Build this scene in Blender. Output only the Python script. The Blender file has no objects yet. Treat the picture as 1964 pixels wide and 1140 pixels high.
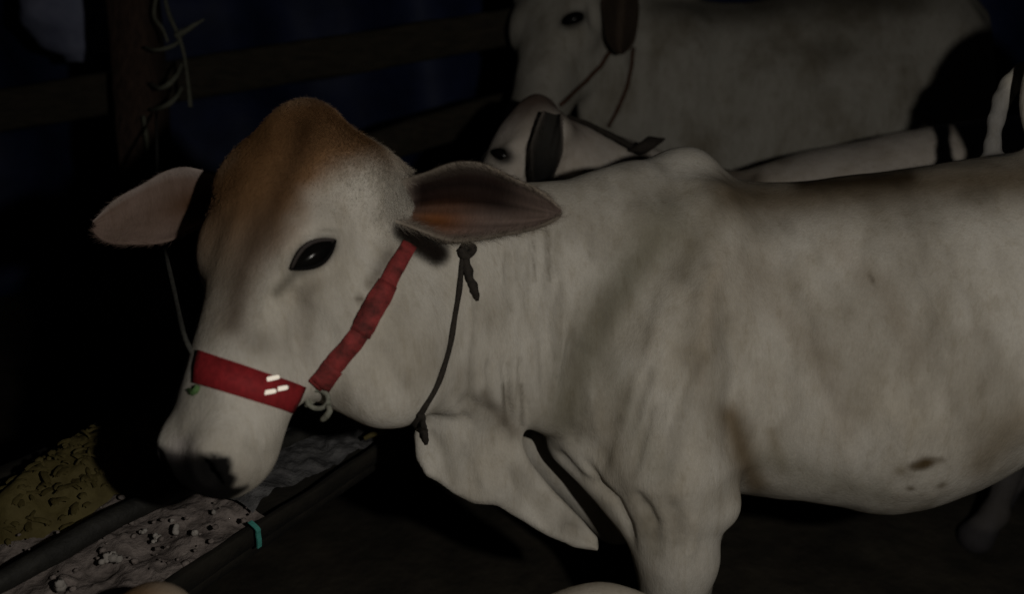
import bpy, bmesh, math, random
import numpy as np
from mathutils import Vector, noise as mnoise
from mathutils.bvhtree import BVHTree

random.seed(7)
rng = np.random.default_rng(7)
sc = bpy.context.scene
COL = sc.collection

# ------------------------------------------------------------------ camera
FPX, CX, CY = 1700.0, 982.0, 570.0          # focal length and centre, in photo pixels (1964 wide)
CAM_H, PITCH = 1.45, math.radians(20)
cs, sn = math.cos(PITCH), math.sin(PITCH)
camd = bpy.data.cameras.new('camera')
cam = bpy.data.objects.new('camera', camd)
COL.objects.link(cam)
cam.location = (0, 0, CAM_H)
cam.rotation_euler = (math.radians(90) - PITCH, 0, 0)
camd.sensor_width = 36.0
camd.lens = 36.0 * FPX / 1964.0
camd.clip_start = 0.02
camd.clip_end = 500
camd.dof.use_dof = True
camd.dof.focus_distance = 1.45
camd.dof.aperture_fstop = 2.0
sc.camera = cam

# ------------------------------------------------------------------ night sky, moon, one work lamp
SUN_EL, SUN_ROT = math.radians(35), math.radians(140)
w = bpy.data.worlds.new('World')
sc.world = w
w.use_nodes = True
nt = w.node_tree
bgn = nt.nodes['Background']
sky = nt.nodes.new('ShaderNodeTexSky')
sky.sky_type = 'NISHITA'
sky.sun_disc = False
sky.sun_elevation = SUN_EL
sky.sun_rotation = SUN_ROT
nt.links.new(sky.outputs['Color'], bgn.inputs['Color'])
bgn.inputs['Strength'].default_value = 0.00012
moon_d = bpy.data.lights.new('moon', 'SUN')
moon_d.energy = 0.0008
moon_d.angle = math.radians(0.5)
moon_d.color = (0.8, 0.88, 1.0)
moon = bpy.data.objects.new('moon', moon_d)
COL.objects.link(moon)
moon.rotation_euler = (math.radians(90) - SUN_EL, 0, SUN_ROT)
lamp_d = bpy.data.lights.new('torch', 'POINT')   # the hand torch beside the photographer that lights the stall
lamp_d.energy = 27.0
lamp_d.color = (1.0, 0.945, 0.855)
lamp_d.shadow_soft_size = 0.02
lamp = bpy.data.objects.new('torch', lamp_d)
COL.objects.link(lamp)
lamp.location = (0.36, 0.0, 1.51)

sc.view_settings.view_transform = 'Standard'
sc.view_settings.look = 'None'
sc.view_settings.exposure = 0
sc.view_settings.gamma = 1
sc.view_settings.use_curve_mapping = False
sc.cycles.max_bounces = 5
sc.cycles.diffuse_bounces = 2
sc.cycles.use_denoising = True
sc.cycles.denoiser = 'OPENIMAGEDENOISE'
sc.cycles.denoising_input_passes = 'RGB'

# ------------------------------------------------------------------ coordinates
def P(px, py, d):
    """photo pixel at a given depth -> camera coordinates (right, up, depth)"""
    return np.array([(px - CX) / FPX * d, (CY - py) / FPX * d, d])

def c2w(v):
    v = np.asarray(v, float)
    x, y, z = v[..., 0], v[..., 1], v[..., 2]
    return np.stack([x, y * sn + z * cs, CAM_H + y * cs - z * sn], -1)

def w2c(v):
    v = np.asarray(v, float)
    x, y, z = v[..., 0], v[..., 1], v[..., 2] - CAM_H
    return np.stack([x, y * sn + z * cs, y * cs - z * sn], -1)

def PW(px, py, d):
    return Vector(c2w(P(px, py, d)))

def G(px, py, z=0.0):
    """photo pixel -> world point on the level plane at height z"""
    d = (CAM_H - z) / (sn - (CY - py) / FPX * cs)
    return PW(px, py, d)

DOWN = np.array([0.0, -cs, sn])              # straight down, in camera coordinates

# ------------------------------------------------------------------ materials
def new_mat(name):
    m = bpy.data.materials.new(name)
    m.use_nodes = True
    n = m.node_tree.nodes
    return m, n, m.node_tree.links, n['Principled BSDF']

def simple_mat(name, c1, c2, scale=20.0, rough=0.8, bump=0.3, detail=6, stretch=(1, 1, 1), spec=0.3, metal=0.0, dist=0.01):
    m, n, l, b = new_mat(name)
    tc = n.new('ShaderNodeTexCoord')
    mp = n.new('ShaderNodeMapping')
    mp.inputs['Scale'].default_value = stretch
    no = n.new('ShaderNodeTexNoise')
    no.inputs['Scale'].default_value = scale
    no.inputs['Detail'].default_value = detail
    no.inputs['Roughness'].default_value = 0.65
    cr = n.new('ShaderNodeValToRGB')
    cr.color_ramp.elements[0].position = 0.32
    cr.color_ramp.elements[1].position = 0.68
    cr.color_ramp.elements[0].color = (*c1, 1)
    cr.color_ramp.elements[1].color = (*c2, 1)
    bp = n.new('ShaderNodeBump')
    bp.inputs['Strength'].default_value = bump
    bp.inputs['Distance'].default_value = dist
    l.new(tc.outputs['Object'], mp.inputs['Vector'])
    l.new(mp.outputs['Vector'], no.inputs['Vector'])
    l.new(no.outputs['Fac'], cr.inputs['Fac'])
    l.new(cr.outputs['Color'], b.inputs['Base Color'])
    l.new(no.outputs['Fac'], bp.inputs['Height'])
    l.new(bp.outputs['Normal'], b.inputs['Normal'])
    b.inputs['Roughness'].default_value = rough
    b.inputs['Specular IOR Level'].default_value = spec
    b.inputs['Metallic'].default_value = metal
    return m

def coat_mat(name, dirt=(0.20, 0.15, 0.09), dirt_amount=0.55, scale=1.0):
    """short cow hair: the coat colour comes from the mesh's own marking attribute; noise adds dirt and hair grain"""
    m, n, l, b = new_mat(name)
    at = n.new('ShaderNodeAttribute')
    at.attribute_name = 'coat'
    tc = n.new('ShaderNodeTexCoord')
    def noise_tex(sc_, det, st=(1, 1, 1), rough=0.6):
        mp = n.new('ShaderNodeMapping')
        mp.inputs['Scale'].default_value = st
        no = n.new('ShaderNodeTexNoise')
        no.inputs['Scale'].default_value = sc_
        no.inputs['Detail'].default_value = det
        no.inputs['Roughness'].default_value = rough
        l.new(tc.outputs['Object'], mp.inputs['Vector'])
        l.new(mp.outputs['Vector'], no.inputs['Vector'])
        return no
    big = noise_tex(5.5 * scale, 5, (1.0, 1.0, 0.75))
    mid = noise_tex(24 * scale, 5, (1.2, 1.0, 0.55))
    fine = noise_tex(300, 3, (1.0, 1.0, 0.3))
    def ramp(src, p0, p1, a, b_):
        r = n.new('ShaderNodeMapRange')
        r.inputs['From Min'].default_value = p0
        r.inputs['From Max'].default_value = p1
        r.inputs['To Min'].default_value = a
        r.inputs['To Max'].default_value = b_
        l.new(src.outputs['Fac'], r.inputs['Value'])
        return r
    def mix(kind, fac, a, bcol):
        x = n.new('ShaderNodeMix')
        x.data_type = 'RGBA'
        x.blend_type = kind
        if isinstance(fac, float):
            x.inputs[0].default_value = fac
        else:
            l.new(fac, x.inputs[0])
        l.new(a, x.inputs[6])
        if isinstance(bcol, tuple):
            x.inputs[7].default_value = (*bcol, 1)
        else:
            l.new(bcol, x.inputs[7])
        return x.outputs[2]
    f1 = ramp(big, 0.46, 0.74, 0.0, dirt_amount)
    f2 = ramp(mid, 0.45, 0.85, 0.0, dirt_amount * 0.45)
    c = mix('MULTIPLY', f1.outputs[0], at.outputs['Color'], dirt)
    c = mix('MULTIPLY', f2.outputs[0], c, dirt)
    strk = noise_tex(46, 4, (1.6, 1.6, 0.28), 0.7)
    f3 = ramp(strk, 0.5, 0.85, 0.0, 0.6)
    c = mix('MULTIPLY', f3.outputs[0], c, dirt)
    g = ramp(fine, 0.3, 0.7, 0.93, 1.06)
    cc = n.new('ShaderNodeCombineColor')
    for i in range(3):
        l.new(g.outputs[0], cc.inputs[i])
    c = mix('MULTIPLY', 1.0, c, cc.outputs[0])
    l.new(c, b.inputs['Base Color'])
    b.inputs['Roughness'].default_value = 0.85
    b.inputs['Specular IOR Level'].default_value = 0.12
    ad = n.new('ShaderNodeMath')
    ad.operation = 'MULTIPLY_ADD'
    l.new(mid.outputs['Fac'], ad.inputs[0])
    ad.inputs[1].default_value = 3.0
    l.new(fine.outputs['Fac'], ad.inputs[2])
    bp = n.new('ShaderNodeBump')
    bp.inputs['Strength'].default_value = 0.35
    bp.inputs['Distance'].default_value = 0.0025
    l.new(ad.outputs[0], bp.inputs['Height'])
    l.new(bp.outputs['Normal'], b.inputs['Normal'])
    return m

M = {}
M['coat'] = coat_mat('white_coat', dirt=(0.64, 0.59, 0.50), dirt_amount=0.7)
M['coat_grey'] = coat_mat('grey_coat', dirt=(0.50, 0.45, 0.37), dirt_amount=0.9)
M['eye'] = simple_mat('eye_gloss', (0.003, 0.003, 0.003), (0.007, 0.006, 0.005), 60, 0.2, 0.0, spec=0.12)
M['red'] = simple_mat('red_webbing', (0.20, 0.012, 0.015), (0.33, 0.019, 0.024), 120, 0.75, 0.5, dist=0.002)
M['red_dirty'] = simple_mat('dirty_red_webbing', (0.055, 0.014, 0.012), (0.34, 0.045, 0.044), 38, 0.8, 0.6, dist=0.003)
M['steel'] = simple_mat('steel', (0.75, 0.72, 0.66), (0.9, 0.88, 0.82), 80, 0.22, 0.1, metal=1.0)
M['stud'] = simple_mat('bright_studs', (0.86, 0.80, 0.72), (0.92, 0.87, 0.80), 60, 0.62, 0.0, spec=0.5, metal=1.0)
M['pale_cord'] = simple_mat('pale_cord', (0.14, 0.145, 0.115), (0.27, 0.27, 0.225), 160, 0.85, 0.5, dist=0.003)
M['green_cord'] = simple_mat('green_cord', (0.06, 0.13, 0.04), (0.12, 0.22, 0.08), 160, 0.8, 0.4)
M['teal'] = simple_mat('teal_plastic', (0.05, 0.26, 0.22), (0.09, 0.36, 0.31), 90, 0.5, 0.3)
M['dark_cord'] = simple_mat('dark_cord', (0.012, 0.010, 0.008), (0.035, 0.028, 0.022), 200, 0.85, 0.5, dist=0.003)
M['brown_cord'] = simple_mat('brown_cord', (0.05, 0.025, 0.014), (0.10, 0.05, 0.03), 200, 0.85, 0.5, dist=0.003)
M['twine'] = simple_mat('grey_twine', (0.07, 0.075, 0.055), (0.16, 0.16, 0.125), 150, 0.9, 0.4)
M['tether'] = simple_mat('grey_tether', (0.03, 0.03, 0.027), (0.08, 0.08, 0.07), 150, 0.9, 0.4)
M['wood'] = simple_mat('red_brown_wood', (0.022, 0.013, 0.009), (0.060, 0.036, 0.025), 16, 0.85, 0.7, stretch=(5, 5, 0.5))
M['wood_rail'] = simple_mat('brown_wood', (0.013, 0.011, 0.007), (0.035, 0.028, 0.018), 14, 0.85, 0.7, stretch=(0.5, 5, 5))
M['wood_dark'] = simple_mat('wet_dark_wood', (0.010, 0.010, 0.009), (0.032, 0.031, 0.027), 18, 0.7, 0.8, stretch=(1, 1, 1))
M['trough'] = simple_mat('muddy_wood', (0.009, 0.008, 0.006), (0.022, 0.019, 0.014), 14, 0.9, 0.8)
M['mud'] = simple_mat('trodden_earth', (0.022, 0.019, 0.014), (0.058, 0.050, 0.037), 5, 0.85, 1.0, dist=0.03)
M['tarp'] = simple_mat('blue_tarpaulin', (0.008, 0.016, 0.055), (0.018, 0.031, 0.098), 7, 0.6, 0.4)
M['bag'] = simple_mat('pale_blue_sack', (0.16, 0.18, 0.28), (0.27, 0.29, 0.41), 9, 0.6, 0.5)

# ------------------------------------------------------------------ object helpers
def tag(o, label=None, cat=None, group=None, kind=None):
    if label: o['label'] = label
    if cat: o['category'] = cat
    if group: o['group'] = group
    if kind: o['kind'] = kind
    return o

def empty(name, loc):
    o = bpy.data.objects.new(name, None)
    COL.objects.link(o)
    o.location = loc
    o.empty_display_size = 0.1
    return o

def mesh_obj(name, verts, faces, mat, parent=None, smooth=True):
    """vertices in world coordinates; the object's origin goes to its parent's (or its own base)"""
    verts = np.asarray(verts, float)
    if parent is not None:
        org = np.array(parent.matrix_basis.translation)
        if parent.parent is not None:
            org = org + np.array(parent.parent.matrix_basis.translation)
    else:
        org = np.array([verts[:, 0].mean(), verts[:, 1].mean(), verts[:, 2].min()])
    me = bpy.data.meshes.new(name)
    if isinstance(faces, np.ndarray) and len(faces) > 5000:
        nq = len(faces)
        me.vertices.add(len(verts)); me.vertices.foreach_set('co', (verts - org).astype(np.float32).ravel())
        me.loops.add(nq * 4); me.loops.foreach_set('vertex_index', faces.astype(np.int32).ravel())
        me.polygons.add(nq); me.polygons.foreach_set('loop_start', np.arange(0, nq * 4, 4, dtype=np.int32))
        me.validate()
    else:
        me.from_pydata((verts - org).tolist(), [], [list(map(int, f)) for f in faces])
    me.update()
    if smooth:
        me.polygons.foreach_set('use_smooth', np.ones(len(me.polygons), bool))
    o = bpy.data.objects.new(name, me)
    COL.objects.link(o)
    if mat is not None:
        me.materials.append(mat)
    if parent is not None:
        o.parent = parent
    else:
        o.location = org
    return o

def set_coat(o, cols):
    me = o.data
    a = me.color_attributes.new('coat', 'FLOAT_COLOR', 'POINT')
    c = np.ones((len(me.vertices), 4), np.float32)
    c[:, :3] = cols
    a.data.foreach_set('color', c.ravel())

def spline(pts, n):
    """Catmull-Rom through the given points"""
    pts = np.asarray(pts, float)
    p = np.vstack([2 * pts[0] - pts[1], pts, 2 * pts[-1] - pts[-2]])
    out = []
    m = len(pts) - 1
    for t in np.linspace(0, m - 1e-9, n):
        i = int(t); f = t - i
        a, b, c, d = p[i], p[i + 1], p[i + 2], p[i + 3]
        out.append(0.5 * (2 * b + (c - a) * f + (2 * a - 5 * b + 4 * c - d) * f * f + (3 * b - a - 3 * c + d) * f ** 3))
    return np.array(out)

def tube(pts, radii, seg=10, lump=0.0, twist=0.0):
    """verts, faces of a tube along world points"""
    pts = np.asarray(pts, float)
    n = len(pts)
    radii = np.full(n, radii) if np.isscalar(radii) else np.interp(np.linspace(0, 1, n), np.linspace(0, 1, len(radii)), radii)
    tang = np.gradient(pts, axis=0)
    tang /= np.linalg.norm(tang, axis=1)[:, None] + 1e-12
    ref = np.array([0, 0, 1.0]) if abs(tang[0][2]) < 0.9 else np.array([1.0, 0, 0])
    V, F = [], []
    u = np.cross(tang[0], ref); u /= np.linalg.norm(u)
    for i in range(n):
        u = u - tang[i] * np.dot(u, tang[i]); u /= np.linalg.norm(u) + 1e-12
        v = np.cross(tang[i], u)
        for k in range(seg):
            a = 2 * math.pi * k / seg
            r = radii[i] * (1 + lump * math.sin(3 * a + twist * i))
            V.append(pts[i] + r * (math.cos(a) * u + math.sin(a) * v))
    for i in range(n - 1):
        for k in range(seg):
            k2 = (k + 1) % seg
            F.append((i * seg + k, i * seg + k2, (i + 1) * seg + k2, (i + 1) * seg + k))
    F.append(tuple(range(seg))[::-1])
    F.append(tuple((n - 1) * seg + k for k in range(seg)))
    return np.array(V), F

def join_geo(parts):
    V, F, o = [], [], 0
    for v, f in parts:
        V.append(np.asarray(v)); F += [tuple(i + o for i in q) for q in f]; o += len(v)
    return np.vstack(V), F

# ------------------------------------------------------------------ implicit bodies -> one continuous mesh
def frame_rot(ang):
    a = math.radians(ang)
    return np.array([[math.cos(a), math.sin(a), 0], [-math.sin(a), math.cos(a), 0], [0, 0, 1]])

class Body:
    def __init__(self):
        self.pr = []
    def ell(self, c, r, R=np.eye(3), k=0.03, neg=False):
        self.pr.append(('e', np.asarray(c, float), np.asarray(r, float), np.asarray(R, float), k, neg))
    def cone(self, a, b, ra, rb, k=0.03, neg=False, flat=None):
        self.pr.append(('c', np.asarray(a, float), np.asarray(b, float), ra, rb, k, neg, flat))
    def trunk(self, rows, k=0.04, p=2.0):
        rows = sorted(rows, key=lambda r: r[0])
        R = []
        for (px, top, bot, d, wd) in rows:
            R.append(((px - CX) / FPX * d, (CY - (top + bot) / 2) / FPX * d, d, (bot - top) / 2 / FPX * d, wd))
        self.pr.append(('t', spline(np.array(R), 240), k, p))
    def sheet(self, poly, d_fn, th, k=0.02):
        self.pr.append(('s', np.asarray(poly, float), d_fn, th, k))
    def eval(self, p):
        p = p.astype(np.float32)
        D = np.full(len(p), 9.0, np.float32)
        pall = p
        for q in self.pr:
            neg = False
            sel = None
            p = pall
            if q[0] in 'ec':
                if q[0] == 'e':
                    cc, rr = q[1], q[2].max()
                else:
                    cc, rr = (q[1] + q[2]) / 2, np.linalg.norm(q[1] - q[2]) / 2 + max(q[3], q[4])
                lim = rr + 0.12
                sel = np.flatnonzero((np.abs(pall[:, 0] - cc[0]) < lim) & (np.abs(pall[:, 1] - cc[1]) < lim) & (np.abs(pall[:, 2] - cc[2]) < lim))
                if len(sel) == 0: continue
                p = pall[sel]
            if q[0] == 'e':
                _, c, r, R, k, neg = q
                x = (p - c.astype(np.float32)) @ R.T.astype(np.float32)
                k0 = np.sqrt(((x / r) ** 2).sum(1)) + 1e-9
                k1 = np.sqrt(((x / (r * r)) ** 2).sum(1)) + 1e-9
                d = k0 * (k0 - 1) / k1
                d = np.where(k0 < 0.05, -r.min(), d)
            elif q[0] == 'c':
                _, a, b, ra, rb, k, neg, flat = q
                ab = b - a
                t = np.clip(((p - a) @ ab) / ab.dot(ab), 0, 1)
                v = p - (a + t[:, None] * ab)
                if flat is not None:
                    ax, s = flat
                    v = v + ((v @ ax) * (1 / s - 1))[:, None] * ax
                d = np.sqrt((v * v).sum(1)) - (ra + (rb - ra) * t)
            elif q[0] == 't':
                _, S, k, pw = q
                X = p[:, 0]
                cy = np.interp(X, S[:, 0], S[:, 1]); cz = np.interp(X, S[:, 0], S[:, 2])
                ry = np.interp(X, S[:, 0], S[:, 3]); rz = np.interp(X, S[:, 0], S[:, 4])
                k0 = (np.abs((p[:, 1] - cy) / ry) ** pw + np.abs((p[:, 2] - cz) / rz) ** pw) ** (1 / pw)
                d = (k0 - 1) * np.minimum(ry, rz) * 0.85
                ex = np.maximum(S[0, 0] - X, X - S[-1, 0])
                d = np.where(ex > 0, np.sqrt(np.maximum(d, 0) ** 2 + ex ** 2), np.maximum(d, ex))
            elif q[0] == 's':
                _, poly, d_fn, th, k = q
                px = CX + FPX * p[:, 0] / p[:, 2]; py = CY - FPX * p[:, 1] / p[:, 2]
                dd = poly_sd(px, py, poly) * p[:, 2] / FPX
                dz = np.abs(p[:, 2] - d_fn(px, py))
                e = np.stack([dd + th * 0.9, dz - th * 0.1], 1)
                d = np.minimum(e.max(1), 0) + np.sqrt((np.maximum(e, 0) ** 2).sum(1)) - th * 0.9
            Dv = D if sel is None else D[sel]
            if neg:
                h = np.clip(0.5 - 0.5 * (Dv + d) / k, 0, 1)
                Dv = Dv + (-d - Dv) * h + k * h * (1 - h)
            else:
                h = np.clip(0.5 + 0.5 * (Dv - d) / k, 0, 1)
                Dv = Dv + (d - Dv) * h - k * h * (1 - h)
            if sel is None: D = Dv
            else: D[sel] = Dv
        return D.astype(np.float32)
    def mesh(self, lo, hi, h=0.006):
        lo = np.asarray(lo, float); hi = np.asarray(hi, float)
        B = 6
        nb = np.ceil((hi - lo) / (h * B)).astype(int)
        n = nb * B + 1
        gc = np.stack(np.meshgrid(*[np.arange(k) for k in nb], indexing='ij'), -1).reshape(-1, 3)
        cd = self.eval(lo + (gc + 0.5) * h * B)
        act = gc[np.abs(cd) < h * B * 1.9]
        vals = np.full(n, 1.0, np.float32)
        neg = gc[cd < 0]
        off = np.stack(np.meshgrid(*[np.arange(B + 1)] * 3, indexing='ij'), -1).reshape(-1, 3)
        blk = np.zeros(nb, bool); blk[tuple(neg.T)] = True
        vals[:-1, :-1, :-1][np.repeat(np.repeat(np.repeat(blk, B, 0), B, 1), B, 2)] = -1.0
        fine = np.zeros(n, bool)
        for o in off:
            fine[tuple((act * B + o).T)] = True
        idx = np.argwhere(fine)
        out = np.empty(len(idx), np.float32)
        for s in range(0, len(idx), 400000):
            out[s:s + 400000] = self.eval(lo + idx[s:s + 400000] * h)
        vals[tuple(idx.T)] = out
        return surface_nets(vals, lo, h)

def poly_sd(px, py, poly):
    d = np.full(len(px), 1e9, np.float32)
    inside = np.zeros(len(px), bool)
    n = len(poly)
    for i in range(n):
        a, b = poly[i], poly[(i + 1) % n]
        e = b - a
        wx, wy = px - a[0], py - a[1]
        t = np.clip((wx * e[0] + wy * e[1]) / (e @ e), 0, 1)
        d = np.minimum(d, (wx - e[0] * t) ** 2 + (wy - e[1] * t) ** 2)
        c = (a[1] > py) != (b[1] > py)
        if abs(b[1] - a[1]) > 1e-9:
            xi = (b[0] - a[0]) * (py - a[1]) / (b[1] - a[1]) + a[0]
            inside ^= c & (px < xi)
    d = np.sqrt(d)
    return np.where(inside, -d, d)

def surface_nets(v, lo, h):
    s = v < 0
    n = np.array(v.shape)
    c = [s[i:n[0] - 1 + i, j:n[1] - 1 + j, k:n[2] - 1 + k] for i in (0, 1) for j in (0, 1) for k in (0, 1)]
    cnt = sum(x.astype(np.int8) for x in c)
    cells = np.argwhere((cnt > 0) & (cnt < 8))
    vid = np.full(n - 1, -1, np.int32)
    vid[tuple(cells.T)] = np.arange(len(cells))
    pos = np.zeros((len(cells), 3)); num = np.zeros(len(cells))
    cor = [(i, j, k) for i in (0, 1) for j in (0, 1) for k in (0, 1)]
    cv = {q: v[tuple((cells + q).T)] for q in cor}
    for q in cor:
        for ax in range(3):
            if q[ax] == 0:
                r = list(q); r[ax] = 1; r = tuple(r)
                a, b = cv[q], cv[r]
                m = (a < 0) != (b < 0)
                t = np.where(m, a / np.where(m, a - b, 1), 0)
                e = np.tile(np.array(q, float), (len(cells), 1)); e[:, ax] = t
                pos[m] += e[m]; num += m
    pos = lo + (cells + pos / num[:, None]) * h
    F = []
    for ax in range(3):
        u, w_ = (ax + 1) % 3, (ax + 2) % 3
        sl0 = [slice(None)] * 3; sl1 = [slice(None)] * 3
        sl0[ax] = slice(0, n[ax] - 1); sl1[ax] = slice(1, n[ax])
        a, b = s[tuple(sl0)], s[tuple(sl1)]
        e = np.argwhere(a != b)
        ok = (e[:, u] > 0) & (e[:, w_] > 0) & (e[:, u] < n[u] - 1) & (e[:, w_] < n[w_] - 1)
        e = e[ok]
        fl = a[tuple(e.T)]
        def g(du, dw):
            q = e.copy(); q[:, u] -= du; q[:, w_] -= dw
            return vid[tuple(q.T)]
        q4 = np.stack([g(1, 1), g(0, 1), g(0, 0), g(1, 0)], 1)
        q4[~fl] = q4[~fl][:, ::-1]
        F.append(q4)
    F = np.vstack(F)
    return pos, F[(F >= 0).all(1)]

def smooth_mesh(V, F, it=2, lam=0.5):
    e = np.vstack([F[:, [0, 1]], F[:, [1, 2]], F[:, [2, 3]], F[:, [3, 0]]])
    e = np.vstack([e, e[:, ::-1]])
    deg = np.bincount(e[:, 0], minlength=len(V))[:, None]
    for _ in range(it):
        for m in (lam, -lam * 1.04):
            acc = np.stack([np.bincount(e[:, 0], weights=V[e[:, 1], i], minlength=len(V)) for i in range(3)], 1)
            V = V + m * (acc / np.maximum(deg, 1) - V)
    return V

def normals(V, F):
    fn = np.cross(V[F[:, 2]] - V[F[:, 0]], V[F[:, 3]] - V[F[:, 1]])
    N = np.zeros_like(V)
    for i in range(4):
        for a in range(3):
            N[:, a] += np.bincount(F[:, i], weights=fn[:, a], minlength=len(V))
    return N / (np.linalg.norm(N, axis=1)[:, None] + 1e-12)

def proj(V):
    return CX + FPX * V[:, 0] / V[:, 2], CY - FPX * V[:, 1] / V[:, 2]

def seg_dist(px, py, line):
    d = np.full(len(px), 1e9); tt = np.zeros(len(px))
    line = np.asarray(line, float)
    L = np.concatenate([[0], np.cumsum(np.linalg.norm(np.diff(line, axis=0), axis=1))])
    for i in range(len(line) - 1):
        a, b = line[i], line[i + 1]; e = b - a
        t = np.clip(((px - a[0]) * e[0] + (py - a[1]) * e[1]) / (e @ e), 0, 1)
        q = np.hypot(px - a[0] - e[0] * t, py - a[1] - e[1] * t)
        m = q < d
        d = np.where(m, q, d)
        tt = np.where(m, (L[i] + t * (L[i + 1] - L[i])) / L[-1], tt)
    return d, tt

def sculpt(V, F, strokes):
    """strokes (line in photo pixels, width px, height m): ridges and skin folds pressed into the near side"""
    N = normals(V, F)
    px, py = proj(V)
    face = np.clip(-(N * V).sum(1) / np.linalg.norm(V, axis=1) * 2.5, 0, 1)
    amt = np.zeros(len(V))
    for line, wd, ht in strokes:
        d, t = seg_dist(px, py, line)
        taper = np.clip(np.minimum(t, 1 - t) * 5 + 0.15, 0, 1)
        amt += ht * taper * np.exp(-(d / wd) ** 2)
    return V + N * (amt * face)[:, None]

LATT = rng.random((32, 32, 32)).astype(np.float32) * 2 - 1
def vnoise(p):
    i = np.floor(p).astype(int); f = p - i
    f = f * f * (3 - 2 * f)
    r = 0
    for dx in (0, 1):
        for dy in (0, 1):
            for dz in (0, 1):
                wgt = (f[:, 0] if dx else 1 - f[:, 0]) * (f[:, 1] if dy else 1 - f[:, 1]) * (f[:, 2] if dz else 1 - f[:, 2])
                r = r + wgt * LATT[(i[:, 0] + dx) % 32, (i[:, 1] + dy) % 32, (i[:, 2] + dz) % 32]
    return r

def fbm(p, octv=3):
    return sum(vnoise(p * 2 ** o + 3.7 * o) * 0.5 ** o for o in range(octv))

def lumps(V, F, amp, scale, seed=0.0):
    N = normals(V, F)
    return V + N * (fbm(V * scale + seed, 3) * amp)[:, None]

def paint_line(C, px, py, vis, line, wd, col, amt=1.0, soft=2.0):
    d, t = seg_dist(px, py, line)
    m = amt * vis * np.exp(-(d / wd) ** soft)
    return C + (np.asarray(col) - C) * m[:, None]

def paint_spot(C, px, py, vis, c, r, col, amt=1.0, ang=0.0, soft=2.0, wob=0.0):
    a = math.radians(ang)
    x = (px - c[0]) * math.cos(a) + (py - c[1]) * math.sin(a)
    y = -(px - c[0]) * math.sin(a) + (py - c[1]) * math.cos(a)
    q = np.hypot(x / r[0], y / r[1])
    if wob:
        q = q * (1 + wob * np.sin(px * 0.11 + py * 0.05) + wob * np.sin(py * 0.17 - px * 0.06 + 1))
    m = amt * vis * np.exp(-q ** soft)
    return C + (np.asarray(col) - C) * m[:, None]

# ------------------------------------------------------------------ cow head in its own frame
class HeadFrame:
    def __init__(self, O, yaw, pit, s=1.0, roll=0.0):
        """yaw: how far the face turns left of the camera; pit: face axis from hanging straight down"""
        y, p = math.radians(yaw), math.radians(pit)
        h = np.array([-math.sin(y), 0, -math.cos(y)])
        up = np.array([0, 1.0, 0])
        self.a = -math.cos(p) * up + math.sin(p) * h
        self.n = math.cos(p) * h + math.sin(p) * up
        self.l = np.array([math.cos(y), 0, -math.sin(y)])
        self.O = np.asarray(O, float); self.s = s
        self.R = np.stack([self.a, self.n, self.l])
    def pt(self, a, n, l):
        return self.O + self.s * (a * self.a + n * self.n + l * self.l)

def head_prims(B, H, slit=True):
    s = H.s
    def E(a, n, l, ra, rn, rl, k=0.03, neg=False, tilt=0):
        R = H.R
        if tilt:
            t = math.radians(tilt)
            R = np.array([[math.cos(t), math.sin(t), 0], [-math.sin(t), math.cos(t), 0], [0, 0, 1]]) @ H.R
        B.ell(H.pt(a, n, l), (ra * s, rn * s, rl * s), R, k * s, neg)
    E(0.115, -0.085, 0, 0.122, 0.090, 0.096, 0.03)            # cranium
    E(0.032, -0.052, 0.006, 0.062, 0.046, 0.044, 0.05)           # poll
    E(0.14, -0.045, -0.006, 0.150, 0.045, 0.100, 0.05)
    for g in (1, -1):
        E(0.145, -0.052, 0.052 * g, 0.135, 0.044, 0.050, 0.03)
        E(0.36, -0.056, 0.026 * g, 0.13, 0.038, 0.034, 0.03)            # forehead
    E(0.092, -0.078, 0, 0.058, 0.058, 0.106, 0.05)           # breadth between the ears
    E(0.085, -0.060, -0.085, 0.045, 0.042, 0.036, 0.05)
    E(0.068, -0.100, 0.080, 0.050, 0.055, 0.050, 0.05)
    B.cone(H.pt(0.16, -0.085, 0), H.pt(0.45, -0.068, 0), 0.085 * s, 0.056 * s, 0.05 * s, flat=(H.l, 0.95))
    E(0.468, -0.066, 0.005, 0.076, 0.062, 0.063, 0.03)            # muzzle
    E(0.465, -0.098, 0, 0.058, 0.042, 0.050, 0.03)           # chin
    for g in (1, -1):
        E(0.20, -0.055, 0.078 * g, 0.058, 0.050, 0.036, 0.035)         # brow
        E(0.165, -0.150, 0.058 * g, 0.120, 0.085, 0.040, 0.05)         # cheek
        B.cone(H.pt(0.22, -0.185, 0.050 * g), H.pt(0.41, -0.092, 0.022 * g), 0.042 * s, 0.030 * s, 0.04 * s)
        E(0.486, -0.038, 0.004 + 0.036 * g, 0.042, 0.038, 0.029, 0.02)         # nostril wing
        E(0.085, -0.085, 0.100 * g, 0.036, 0.034, 0.046, 0.04)         # ear root
    for g in (1, -1):
        E(0.516, -0.024, 0.004 + 0.040 * g, 0.016, 0.024, 0.011, 0.010, True, 30)  # nostril
        if slit: E(0.205, -0.048, 0.125 * g, 0.040, 0.020, 0.022, 0.015, True, -38)   # eye slit

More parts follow.
